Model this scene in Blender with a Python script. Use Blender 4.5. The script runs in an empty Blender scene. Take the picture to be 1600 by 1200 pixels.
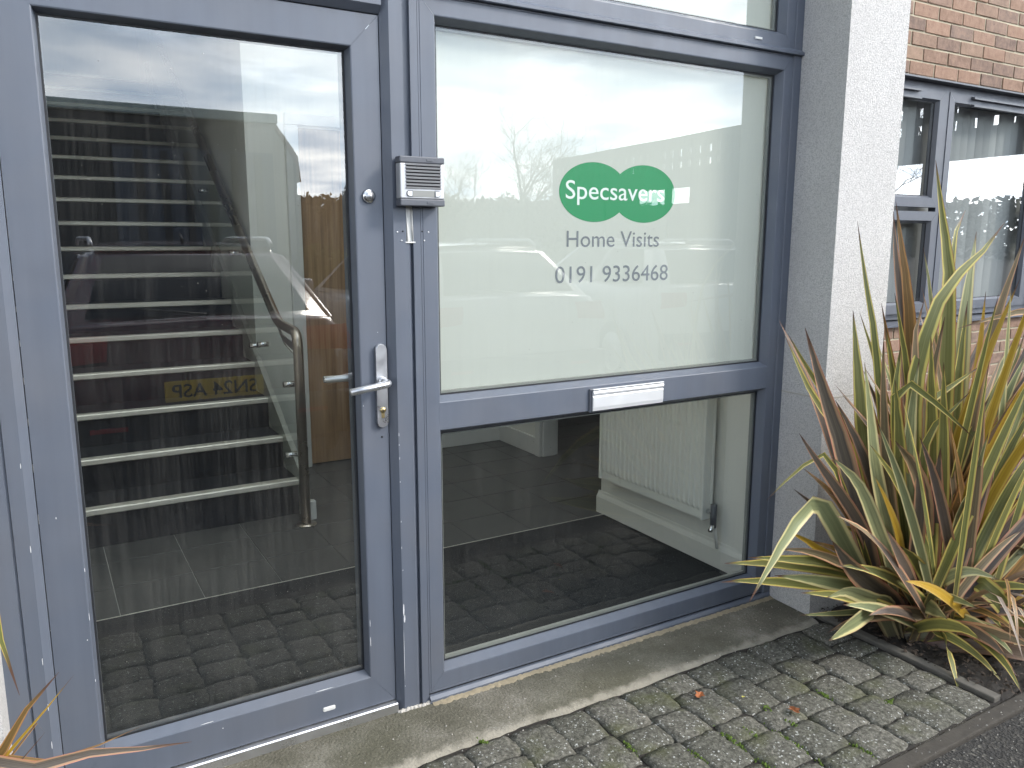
import bpy, bmesh, math, random
from mathutils import Vector, Matrix
R = math.radians
random.seed(7)
S = bpy.context.scene
COL = S.collection
# ---------------------------------------------------------------- camera
CAMH, CAMD = 1.404, 2.0875
cam = bpy.data.cameras.new('camera'); camo = bpy.data.objects.new('camera', cam); COL.objects.link(camo)
cam.sensor_fit = 'HORIZONTAL'; cam.sensor_width = 36.0; cam.lens = 36.0*1258/1600
cam.clip_start = 0.02; cam.clip_end = 2000
camo.location = (0, -CAMD, CAMH)
camo.rotation_euler = (R(90-10.07), R(-0.06), R(-30.64))
S.camera = camo
# ---------------------------------------------------------------- sky, sun, exposure
SUN_AZ, SUN_EL = R(52), R(34)          # azimuth from -Y towards +X
sd = Vector((math.sin(SUN_AZ)*math.cos(SUN_EL), -math.cos(SUN_AZ)*math.cos(SUN_EL), math.sin(SUN_EL)))
W = bpy.data.worlds.new('World'); S.world = W; W.use_nodes = True
nt = W.node_tree; nt.nodes.clear()
def nn(t, ty, **kw):
    n = t.nodes.new(ty)
    for k, v in kw.items():
        if k.startswith('i_'):
            key = k[2:]
            n.inputs[int(key) if key.isdigit() else key].default_value = v
        else: setattr(n, k, v)
    return n
out = nn(nt, 'ShaderNodeOutputWorld'); bg = nn(nt, 'ShaderNodeBackground'); bg.inputs[1].default_value = 0.11
sky = nn(nt, 'ShaderNodeTexSky'); sky.sky_type = 'NISHITA'; sky.sun_disc = False
sky.sun_elevation = SUN_EL; sky.sun_rotation = math.atan2(sd.x, sd.y); sky.dust_density = 0.7; sky.ozone_density = 2.5
tc = nn(nt, 'ShaderNodeTexCoord'); sep = nn(nt, 'ShaderNodeSeparateXYZ'); nt.links.new(tc.outputs['Generated'], sep.inputs[0])
# cloud layer: direction projected on a flat ceiling
mx = nn(nt, 'ShaderNodeMath', operation='MAXIMUM', i_1=0.0); nt.links.new(sep.outputs[2], mx.inputs[0])
ad = nn(nt, 'ShaderNodeMath', operation='ADD', i_1=0.10); nt.links.new(mx.outputs[0], ad.inputs[0])
cb = nn(nt, 'ShaderNodeCombineXYZ')
for k in (0, 1):
    dv = nn(nt, 'ShaderNodeMath', operation='DIVIDE'); nt.links.new(sep.outputs[k], dv.inputs[0]); nt.links.new(ad.outputs[0], dv.inputs[1]); nt.links.new(dv.outputs[0], cb.inputs[k])
no = nn(nt, 'ShaderNodeTexNoise'); no.inputs['Scale'].default_value = 0.75; no.inputs['Detail'].default_value = 9; no.inputs['Roughness'].default_value = 0.58; no.inputs['Distortion'].default_value = 0.35
nt.links.new(cb.outputs[0], no.inputs['Vector'])
rp = nn(nt, 'ShaderNodeValToRGB'); rp.color_ramp.elements[0].position = 0.43; rp.color_ramp.elements[1].position = 0.61
nt.links.new(no.outputs['Fac'], rp.inputs[0])
no2 = nn(nt, 'ShaderNodeTexNoise'); no2.inputs['Scale'].default_value = 1.7; no2.inputs['Detail'].default_value = 7
nt.links.new(cb.outputs[0], no2.inputs['Vector'])
rc = nn(nt, 'ShaderNodeValToRGB')
rc.color_ramp.elements[0].position = 0.32; rc.color_ramp.elements[0].color = (7.6, 9.2, 11.4, 1)
rc.color_ramp.elements[1].position = 0.62; rc.color_ramp.elements[1].color = (17.0, 17.5, 17.8, 1)
nt.links.new(no2.outputs['Fac'], rc.inputs[0])
mi = nn(nt, 'ShaderNodeMix', data_type='RGBA'); 
fm = nn(nt, 'ShaderNodeMath', operation='MULTIPLY', i_1=0.93); nt.links.new(rp.outputs[0], fm.inputs[0])
# thin haze towards the horizon, and clouds that brighten towards the sun (forward scattering)
hz = nn(nt, 'ShaderNodeMapRange'); hz.inputs[1].default_value = 0.0; hz.inputs[2].default_value = .55; hz.inputs[3].default_value = .92; hz.inputs[4].default_value = 0.0; nt.links.new(mx.outputs[0], hz.inputs[0])
fx = nn(nt, 'ShaderNodeMath', operation='MAXIMUM'); nt.links.new(fm.outputs[0], fx.inputs[0]); nt.links.new(hz.outputs[0], fx.inputs[1])
dt = nn(nt, 'ShaderNodeVectorMath', operation='DOT_PRODUCT'); nt.links.new(tc.outputs['Generated'], dt.inputs[0]); dt.inputs[1].default_value = tuple(sd)
d0 = nn(nt, 'ShaderNodeMath', operation='MAXIMUM', i_1=0.0); nt.links.new(dt.outputs['Value'], d0.inputs[0])
d1 = nn(nt, 'ShaderNodeMath', operation='POWER', i_1=2.5); nt.links.new(d0.outputs[0], d1.inputs[0])
d2 = nn(nt, 'ShaderNodeMath', operation='MULTIPLY_ADD', i_1=1.5, i_2=0.75); nt.links.new(d1.outputs[0], d2.inputs[0])
hb = nn(nt, 'ShaderNodeMath', operation='MULTIPLY_ADD', i_1=0.85, i_2=0.85); nt.links.new(hz.outputs[0], hb.inputs[0])
d3 = nn(nt, 'ShaderNodeMath', operation='MULTIPLY'); nt.links.new(d2.outputs[0], d3.inputs[0]); nt.links.new(hb.outputs[0], d3.inputs[1])
gl_ = nn(nt, 'ShaderNodeVectorMath', operation='SCALE'); nt.links.new(rc.outputs[0], gl_.inputs[0]); nt.links.new(d3.outputs[0], gl_.inputs['Scale'])
nt.links.new(fx.outputs[0], mi.inputs[0]); nt.links.new(sky.outputs[0], mi.inputs[6]); nt.links.new(gl_.outputs[0], mi.inputs[7])
nt.links.new(mi.outputs[2], bg.inputs[0]); nt.links.new(bg.outputs[0], out.inputs[0])
sl = bpy.data.lights.new('sun', 'SUN'); sl.energy = 1.5; sl.angle = R(10); sl.color = (1, .94, .86)
so = bpy.data.objects.new('sun', sl); COL.objects.link(so); so.rotation_euler = sd.to_track_quat('Z', 'Y').to_euler()
S.view_settings.view_transform = 'Standard'; S.view_settings.look = 'None'; S.view_settings.gamma = 1; S.view_settings.exposure = 1.02
S.view_settings.use_curve_mapping = False
S.cycles.use_denoising = True; S.cycles.max_bounces = 8; S.cycles.transparent_max_bounces = 14
S.cycles.adaptive_threshold = .02; S.cycles.diffuse_bounces = 4; S.cycles.glossy_bounces = 4; S.cycles.caustics_reflective = False; S.cycles.caustics_refractive = False
S.cycles.sample_clamp_indirect = 6

# ---------------------------------------------------------------- materials
def newmat(name):
    m = bpy.data.materials.new(name); m.use_nodes = True; t = m.node_tree; t.nodes.clear()
    o = t.nodes.new('ShaderNodeOutputMaterial'); return m, t, o
def lk(t, a, b): t.links.new(a, b)
def rgb(c): return (c[0], c[1], c[2], 1)
def noise(t, vec, scale, detail=4, rough=.55):
    n = nn(t, 'ShaderNodeTexNoise'); n.inputs['Scale'].default_value = scale; n.inputs['Detail'].default_value = detail; n.inputs['Roughness'].default_value = rough
    if vec is not None: lk(t, vec, n.inputs['Vector'])
    return n.outputs['Fac']
def ramp(t, fac, stops):
    r = nn(t, 'ShaderNodeValToRGB'); e = r.color_ramp.elements
    while len(e) < len(stops): e.new(0.5)
    for k, (p, c) in enumerate(stops):
        e[k].position = p; e[k].color = rgb(c) if isinstance(c, tuple) else (c, c, c, 1)
    lk(t, fac, r.inputs[0]); return r.outputs[0]
def mix(t, fac, a, b, mode='MIX'):
    m = nn(t, 'ShaderNodeMix', data_type='RGBA'); m.blend_type = mode
    for s, v in ((0, fac), (6, a), (7, b)):
        if isinstance(v, (int, float)): m.inputs[s].default_value = v
        elif isinstance(v, tuple): m.inputs[s].default_value = rgb(v)
        else: lk(t, v, m.inputs[s])
    return m.outputs[2]
def math_(t, op, a, b=0.0):
    m = nn(t, 'ShaderNodeMath', operation=op)
    for k, v in ((0, a), (1, b)):
        if isinstance(v, (int, float)): m.inputs[k].default_value = v
        else: lk(t, v, m.inputs[k])
    return m.outputs[0]
def pos(t): return nn(t, 'ShaderNodeNewGeometry').outputs['Position']
def mapping(t, vec, sc=(1, 1, 1)):
    m = nn(t, 'ShaderNodeMapping'); m.inputs['Scale'].default_value = sc; lk(t, vec, m.inputs[0]); return m.outputs[0]
def orand(t): return nn(t, 'ShaderNodeObjectInfo').outputs['Random']
def bump(t, h, strength=.3, dist=.01):
    b = nn(t, 'ShaderNodeBump'); b.inputs['Strength'].default_value = strength; b.inputs['Distance'].default_value = dist; lk(t, h, b.inputs['Height']); return b.outputs[0]
def princ(t, o, col, rough=.5, metal=0, normal=None, spec=.5, **kw):
    p = nn(t, 'ShaderNodeBsdfPrincipled')
    for k, v in (('Base Color', col), ('Roughness', rough), ('Metallic', metal), ('Specular IOR Level', spec)):
        if isinstance(v, tuple): p.inputs[k].default_value = rgb(v)
        elif isinstance(v, (int, float)): p.inputs[k].default_value = v
        else: lk(t, v, p.inputs[k])
    if normal is not None: lk(t, normal, p.inputs['Normal'])
    for k, v in kw.items(): p.inputs[k].default_value = v
    lk(t, p.outputs[0], o.inputs[0]); return p
def plain(name, col, rough=.5, metal=0, var=.12, scale=9, bs=0, bscale=120, rand=0, spec=.5):
    m, t, o = newmat(name); P = pos(t)
    f = noise(t, P, scale, 6)
    c = mix(t, f, tuple(x*(1-var) for x in col), tuple(min(1, x*(1+var)) for x in col))
    if rand: c = mix(t, orand(t), c, mix(t, 1.0, c, (1-rand, 1-rand, 1-rand), 'MULTIPLY'))
    rr = ramp(t, noise(t, P, scale*2.3, 5), [(.3, max(.02, rough-.1)), (.7, min(1, rough+.1))])
    princ(t, o, c, rr, metal, bump(t, noise(t, P, bscale, 3), bs, .002) if bs else None, spec)
    return m
def frame_paint(name, col):
    m, t, o = newmat(name); P = pos(t)
    streak = noise(t, mapping(t, P, (26, 26, 1.6)), 1.0, 5)
    c = mix(t, streak, tuple(x*.86 for x in col), tuple(x*1.13 for x in col))
    blotch = ramp(t, noise(t, P, 3.2, 6), [(.42, 0.0), (.75, .35)])
    c = mix(t, blotch, c, (.150, .146, .148))
    v = nn(t, 'ShaderNodeTexVoronoi'); v.inputs['Scale'].default_value = 34; lk(t, P, v.inputs['Vector'])
    gate = ramp(t, noise(t, P, 14, 2), [(.66, 0.0), (.70, 1.0)])
    spk = math_(t, 'MULTIPLY', math_(t, 'LESS_THAN', v.outputs['Distance'], .055), gate)
    c = mix(t, spk, c, (.6, .6, .6))
    rr = ramp(t, noise(t, P, 12, 5), [(.3, .34), (.7, .55)])
    princ(t, o, c, rr, 0, bump(t, noise(t, P, 260, 2), .06, .001)); return m
M = {}
M['frame'] = frame_paint('blue_grey_aluminium_paint', (.106, .121, .152))
M['frame2'] = frame_paint('slate_grey_upvc', (.094, .103, .124))
M['rubber'] = plain('black_rubber_gasket', (.018, .019, .022), .6)
M['spacer'] = plain('pale_spacer_bar', (.26, .26, .24), .45)
M['steel'] = plain('brushed_aluminium', (.62, .62, .63), .33, .9, .06)
M['chrome'] = plain('polished_chrome', (.75, .75, .76), .12, 1.0, .04)
M['brass'] = plain('worn_brass', (.55, .43, .22), .35, .9)
M['bluegrey_plastic'] = plain('dark_grey_plastic', (.10, .105, .12), .45)
M['silver_plastic'] = plain('silver_faceplate', (.52, .52, .53), .4, .5, .05)
M['dark'] = plain('dark_recess', (.012, .012, .014), .7)
M['white_plastic'] = plain('white_plastic', (.66, .65, .62), .45, 0, .06)
M['white_paint'] = plain('interior_white_paint', (.76, .74, .68), .65, 0, .05, 2)
M['cream_paint'] = plain('cream_string_paint', (.52, .50, .46), .5, 0, .06, 3)
M['radiator'] = plain('radiator_enamel', (.80, .79, .73), .35, 0, .04, 4)
M['silverplate'] = plain('anodised_letterplate', (.78, .78, .78), .38, .35, .05)
M['stainless'] = plain('stainless_tube', (.50, .44, .38), .30, 1.0, .05, 1.5)
M['nosing'] = plain('aluminium_nosing', (.80, .75, .66), .42, .35, .08, 20)
M['carpet'] = plain('dark_stair_carpet', (.008, .010, .017), .95, 0, .35, 160, .5, 400)
M['soil'] = plain('dark_soil', (.022, .018, .014), .95, 0, .6, 60, 1.0, 90)
M['litter'] = plain('bark_litter', (.045, .032, .022), .95, 0, .7, 40)
M['moss'] = plain('moss', (.10, .155, .02), .95, 0, .5, 120, 1.0, 300)
M['green_vinyl'] = plain('green_vinyl', (.006, .235, .082), .45, 0, .03)
M['grey_vinyl'] = plain('grey_vinyl', (.17, .18, .20), .5, 0, .03)
M['white_vinyl'] = plain('white_vinyl', (.72, .76, .73), .5, 0, .03)
M['dead_leaf'] = plain('fallen_leaf', (.36, .12, .04), .7, 0, .35, 70, .4, 200, .3)
M['ivory_leaf'] = plain('yellow_fallen_leaf', (.42, .38, .08), .7, 0, .3, 70, .4, 200)
M['paint_chip'] = plain('bare_white_chip', (.72, .72, .72), .6)
M['fillet'] = plain('beige_mortar_fillet', (.27, .225, .15), .95, 0, .35, 60, .8, 150)
M['sealant'] = plain('old_mortar_bead', (.46, .43, .38), .85, 0, .3, 60, .6, 150)
M['kerb_dark'] = plain('dirty_kerb', (.050, .043, .034), .95, 0, .5, 30, .8, 120)
M['kerb'] = plain('kerb_concrete', (.115, .105, .088), .9, 0, .35, 25, .5, 160)
M['blind'] = plain('fabric_blind', (.50, .50, .50), .85, 0, .05, 4, .15, 500, .25)
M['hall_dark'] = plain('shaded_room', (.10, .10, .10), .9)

def glass(name, base=.10, gain=.75, dirt=.035, tint=(.93, .96, .94)):
    m, t, o = newmat(name); P = pos(t)
    lw = nn(t, 'ShaderNodeLayerWeight'); lw.inputs[0].default_value = .5
    f = math_(t, 'ADD', math_(t, 'MULTIPLY', math_(t, 'POWER', lw.outputs['Facing'], 4.0), gain), base)
    tr = nn(t, 'ShaderNodeBsdfTransparent'); tr.inputs[0].default_value = rgb(tint)
    gl = nn(t, 'ShaderNodeBsdfGlossy'); gl.inputs['Roughness'].default_value = 0.0; gl.inputs[0].default_value = (1, 1, 1, 1)
    wob = bump(t, noise(t, mapping(t, P, (1.1, 1.1, .8)), 1.6, 1), .012, .05); lk(t, wob, gl.inputs['Normal'])
    ms = nn(t, 'ShaderNodeMixShader'); lk(t, f, ms.inputs[0]); lk(t, tr.outputs[0], ms.inputs[1]); lk(t, gl.outputs[0], ms.inputs[2])
    # grime: thin dried rain streaks and specks lying on the pane
    st = ramp(t, noise(t, mapping(t, P, (70, 70, 2.2)), 1.0, 5, .7), [(.45, 0.0), (.8, 1.0)])
    bl = ramp(t, noise(t, P, 5, 6), [(.35, .25), (.75, 1.0)])
    d = math_(t, 'MULTIPLY', math_(t, 'ADD', math_(t, 'MULTIPLY', st, dirt*1.6), dirt*.5), bl)
    v = nn(t, 'ShaderNodeTexVoronoi'); v.inputs['Scale'].default_value = 42; lk(t, P, v.inputs['Vector'])
    sp = math_(t, 'MULTIPLY', math_(t, 'LESS_THAN', v.outputs['Distance'], .05), ramp(t, noise(t, P, 7, 2), [(.52, 0.0), (.6, .8)]))
    d = math_(t, 'MAXIMUM', d, math_(t, 'MULTIPLY', sp, .5))
    df = nn(t, 'ShaderNodeBsdfDiffuse'); df.inputs[0].default_value = (.62, .60, .54, 1)
    m2 = nn(t, 'ShaderNodeMixShader'); lk(t, d, m2.inputs[0]); lk(t, ms.outputs[0], m2.inputs[1]); lk(t, df.outputs[0], m2.inputs[2])
    lk(t, m2.outputs[0], o.inputs[0]); return m
M['glass'] = glass('door_glass', .13, .75, .035)
M['glass_win'] = glass('window_glass', .072, .75, .022)
M['glass_clean'] = glass('balustrade_glass', .06, .7, .012, (.90, .95, .93))
M['glass_far'] = glass('brick_wing_glass', .17, .75, .02)
def film():
    m, t, o = newmat('frosted_white_film'); P = pos(t)
    c = mix(t, noise(t, P, 2.2, 3), (.86, .865, .80), (.89, .89, .83))
    df = nn(t, 'ShaderNodeBsdfDiffuse'); lk(t, c, df.inputs[0])
    tl = nn(t, 'ShaderNodeBsdfTranslucent'); lk(t, c, tl.inputs[0])
    ms = nn(t, 'ShaderNodeMixShader'); ms.inputs[0].default_value = .48
    lk(t, df.outputs[0], ms.inputs[1]); lk(t, tl.outputs[0], ms.inputs[2]); lk(t, ms.outputs[0], o.inputs[0]); return m
M['film'] = film()
def stucco(name, col):
    m, t, o = newmat(name); P = pos(t)
    h = math_(t, 'ADD', noise(t, P, 190, 3, .7), noise(t, P, 420, 3))
    g = ramp(t, noise(t, P, 260, 2), [(.3, tuple(x*.62 for x in col)), (.55, col), (.8, tuple(min(1, x*1.12) for x in col))])
    c = mix(t, ramp(t, noise(t, P, 4, 6), [(.35, 0.0), (.8, .4)]), g, tuple(x*.72 for x in col))
    princ(t, o, c, .92, 0, bump(t, h, .85, .004)); return m
M['stucco'] = stucco('white_pebble_render', (.66, .635, .605))
def concrete():
    m, t, o = newmat('weathered_concrete'); P = pos(t)
    c = ramp(t, math_(t, 'ADD', math_(t, 'MULTIPLY', noise(t, P, 5, 8, .65), .55), math_(t, 'MULTIPLY', noise(t, P, 170, 5, .75), .45)), [(.36, (.10, .092, .070)), (.5, (.150, .138, .108)), (.64, (.27, .25, .21))])
    c = mix(t, ramp(t, noise(t, P, 2.1, 4), [(.4, 0.0), (.7, .55)]), c, (.075, .073, .045))
    v = nn(t, 'ShaderNodeTexVoronoi'); v.inputs['Scale'].default_value = 120; lk(t, P, v.inputs['Vector'])
    sp = math_(t, 'MULTIPLY', math_(t, 'LESS_THAN', v.outputs['Distance'], .13), ramp(t, noise(t, P, 40, 2), [(.5, 0.0), (.62, 1.0)]))
    c = mix(t, sp, c, (.42, .40, .34))
    h = math_(t, 'ADD', noise(t, P, 120, 6), noise(t, P, 18, 5))
    sy = nn(t, 'ShaderNodeSeparateXYZ'); lk(t, P, sy.inputs[0])
    lip = ramp(t, math_(t, 'ADD', math_(t, 'MULTIPLY', sy.outputs[1], -4.0), math_(t, 'MULTIPLY', math_(t, 'SUBTRACT', noise(t, P, 22, 6), .5), .30)), [(.84, 0.0), (.94, .75)])   # worn, exposed lip
    c = mix(t, lip, c, (.34, .31, .25))
    princ(t, o, c, .95, 0, bump(t, h, .9, .007), .2); return m
M['concrete'] = concrete()
def paver():
    m, t, o = newmat('tumbled_concrete_sett'); P = pos(t)
    c = ramp(t, noise(t, P, 90, 5, .7), [(.33, (.054, .051, .041)), (.5, (.124, .117, .096)), (.67, (.235, .222, .188))])
    c = mix(t, orand(t), c, mix(t, 1.0, c, (.72, .74, .72), 'MULTIPLY'))
    v = nn(t, 'ShaderNodeTexVoronoi'); v.inputs['Scale'].default_value = 150; v.inputs['Randomness'].default_value = 1
    nz = nn(t, 'ShaderNodeTexNoise'); nz.inputs['Scale'].default_value = 240; lk(t, P, nz.inputs['Vector']); vm = nn(t, 'ShaderNodeVectorMath', operation='MULTIPLY_ADD'); lk(t, nz.outputs['Color'], vm.inputs[0]); vm.inputs[1].default_value = (.009, .009, .009); lk(t, P, vm.inputs[2]); lk(t, vm.outputs[0], v.inputs['Vector'])
    cr = nn(t, 'ShaderNodeSeparateColor'); lk(t, v.outputs['Color'], cr.inputs[0])
    sp = math_(t, 'MULTIPLY', math_(t, 'LESS_THAN', v.outputs['Distance'], math_(t, 'MULTIPLY', cr.outputs[1], .55)), math_(t, 'GREATER_THAN', cr.outputs[0], .80))
    c = mix(t, sp, c, (.42, .42, .39))
    ms = math_(t, 'MULTIPLY', ramp(t, noise(t, P, 7, 6), [(.52, 0.0), (.72, .7)]), 1.0)
    c = mix(t, ms, c, (.085, .09, .035))
    h = math_(t, 'ADD', noise(t, P, 150, 5), math_(t, 'MULTIPLY', sp, .4))
    princ(t, o, c, .93, 0, bump(t, h, .9, .006), .25); return m
M['paver'] = paver()
def tarmac():
    m, t, o = newmat('tarmac'); P = pos(t)
    v = nn(t, 'ShaderNodeTexVoronoi'); v.inputs['Scale'].default_value = 130; lk(t, P, v.inputs['Vector'])
    cr = nn(t, 'ShaderNodeSeparateColor'); lk(t, v.outputs['Color'], cr.inputs[0])
    c = ramp(t, cr.outputs[0], [(0, (.018, .017, .016)), (.7, (.05, .046, .04)), (.93, (.10, .09, .075)), (1, (.26, .24, .2))])
    c = mix(t, noise(t, P, .6, 5), c, (.045, .043, .040))
    princ(t, o, c, .93, 0, bump(t, v.outputs['Distance'], .8, .006), .25); return m
M['tarmac'] = tarmac()
def tile():
    m, t, o = newmat('slate_floor_tile'); P = pos(t)
    c = mix(t, noise(t, P, 6, 7), (.062, .063, .062), (.10, .10, .097))
    c = mix(t, orand(t), c, mix(t, 1.0, c, (.85, .85, .85), 'MULTIPLY'))
    princ(t, o, c, .5, 0, bump(t, noise(t, P, 60, 5), .15, .002)); return m
M['tile'] = tile()
M['grout'] = plain('pale_grout', (.50, .49, .46), .9)
def mat_():
    m, t, o = newmat('ribbed_entrance_matting'); P = pos(t)
    n = noise(t, P, 260, 4)
    c = ramp(t, n, [(.3, (.020, .021, .023)), (.6, (.036, .038, .042)), (.8, (.09, .09, .094))])
    w = nn(t, 'ShaderNodeTexWave', bands_direction='Y'); w.inputs['Scale'].default_value = 28; w.inputs['Distortion'].default_value = 1.5; lk(t, P, w.inputs['Vector'])
    c = mix(t, .25, c, mix(t, w.outputs['Fac'], (.018, .019, .021), (.042, .044, .047)))
    princ(t, o, c, .97, 0, bump(t, n, .6, .004), .1); return m
M['matting'] = mat_()
def wood():
    m, t, o = newmat('oak_veneer'); P = pos(t)
    g = noise(t, mapping(t, P, (34, 34, 1.1)), 1.0, 7, .65)
    c = ramp(t, g, [(.3, (.20, .115, .06)), (.5, (.34, .205, .11)), (.72, (.46, .295, .165))])
    princ(t, o, c, .42, 0, bump(t, g, .1, .002)); return m
M['wood'] = wood()
def brickm():
    m, t, o = newmat('facing_brick'); P = pos(t); r = orand(t)
    c = ramp(t, r, [(0, (.135, .10, .085)), (.22, (.22, .14, .10)), (.45, (.275, .172, .122)), (.62, (.175, .132, .11)), (.8, (.265, .185, .13)), (1, (.21, .14, .105))])
    c = mix(t, ramp(t, noise(t, P, 26, 7, .7), [(.35, 0.0), (.75, .7)]), c, (.40, .27, .20))
    c = mix(t, ramp(t, noise(t, P, 55, 4), [(.58, 0.0), (.8, .7)]), c, (.12, .08, .07))
    princ(t, o, c, .95, 0, bump(t, math_(t, 'ADD', noise(t, P, 45, 5), noise(t, P, 160, 3)), .5, .004), .2); return m
M['brick'] = brickm()
M['mortar'] = plain('buff_mortar', (.44, .39, .28), .97, 0, .2, 30, .6, 200)
def brickfar():
    m, t, o = newmat('far_brick_courses'); P = pos(t)
    b = nn(t, 'ShaderNodeTexBrick'); b.inputs['Scale'].default_value = 1.0; b.inputs['Brick Width'].default_value = .225; b.inputs['Row Height'].default_value = .075; b.inputs['Mortar Size'].default_value = .006
    b.inputs['Color1'].default_value = (.30, .15, .11, 1); b.inputs['Color2'].default_value = (.20, .125, .10, 1); b.inputs['Mortar'].default_value = (.44, .39, .28, 1)
    sx = nn(t, 'ShaderNodeSeparateXYZ'); lk(t, P, sx.inputs[0]); cx = nn(t, 'ShaderNodeCombineXYZ'); lk(t, sx.outputs[0], cx.inputs[0]); lk(t, sx.outputs[2], cx.inputs[1]); lk(t, cx.outputs[0], b.inputs['Vector'])
    princ(t, o, b.outputs['Color'], .95); return m
M['brickfar'] = brickfar()
def leafmat(name, centre, centre2, edge, rim):
    m, t, o = newmat(name)
    uv = nn(t, 'ShaderNodeUVMap').outputs[0]; sx = nn(t, 'ShaderNodeSeparateXYZ'); lk(t, uv, sx.inputs[0])
    r = orand(t)
    e = math_(t, 'MULTIPLY', math_(t, 'ABSOLUTE', math_(t, 'SUBTRACT', sx.outputs[0], .5)), 2.0)
    cv = nn(t, 'ShaderNodeCombineXYZ'); lk(t, math_(t, 'MULTIPLY', sx.outputs[0], 9.0), cv.inputs[0]); lk(t, math_(t, 'MULTIPLY', sx.outputs[1], .8), cv.inputs[1]); lk(t, math_(t, 'MULTIPLY', r, 40), cv.inputs[2])
    st = noise(t, cv.outputs[0], 1.0, 4, .6)
    c = mix(t, ramp(t, st, [(.35, 0.0), (.65, 1.0)]), centre, centre2)
    c = mix(t, r, c, mix(t, 1.0, c, (.72, .78, .74), 'MULTIPLY'))
    ee = math_(t, 'ADD', e, math_(t, 'MULTIPLY', math_(t, 'SUBTRACT', st, .5), .35))
    c = mix(t, ramp(t, ee, [(.58, 0.0), (.72, 1.0)]), c, edge)
    c = mix(t, ramp(t, e, [(.90, 0.0), (.95, 1.0)]), c, rim)
    tip = ramp(t, math_(t, 'ADD', sx.outputs[1], math_(t, 'MULTIPLY', r, .03)), [(.955, 0.0), (.99, 1.0)])
    c = mix(t, tip, c, (.10, .05, .03))
    base = ramp(t, sx.outputs[1], [(.02, .65), (.3, 0.0)])
    c = mix(t, base, c, (.085, .04, .045))
    p = nn(t, 'ShaderNodeBsdfPrincipled'); lk(t, c, p.inputs['Base Color']); p.inputs['Roughness'].default_value = .42; lk(t, bump(t, st, .5, .002), p.inputs['Normal'])
    tl = nn(t, 'ShaderNodeBsdfTranslucent'); lk(t, c, tl.inputs[0])
    ms = nn(t, 'ShaderNodeMixShader'); ms.inputs[0].default_value = .16; lk(t, p.outputs[0], ms.inputs[1]); lk(t, tl.outputs[0], ms.inputs[2]); lk(t, ms.outputs[0], o.inputs[0]); return m
LM = {'g': leafmat('olive_green_leaf', (.135, .14, .04), (.225, .215, .072), (.54, .46, .12), (.42, .20, .08)),
      'b': leafmat('bronze_leaf', (.105, .080, .070), (.165, .128, .098), (.38, .23, .13), (.56, .21, .14)),
      'p': leafmat('pale_variegated_leaf', (.22, .235, .115), (.33, .34, .17), (.62, .56, .27), (.50, .35, .18)),
      'k': leafmat('pink_edged_leaf', (.18, .13, .085), (.27, .21, .12), (.52, .34, .18), (.58, .24, .16)),
      'o': leafmat('orange_brown_leaf', (.17, .095, .035), (.27, .16, .05), (.42, .22, .07), (.30, .12, .05)),
      'y': leafmat('yellowing_leaf', (.42, .24, .025), (.50, .31, .03), (.48, .33, .06), (.40, .18, .04)),
      'd': leafmat('dry_brown_leaf', (.15, .09, .05), (.24, .16, .10), (.20, .12, .07), (.15, .08, .05))}
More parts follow.
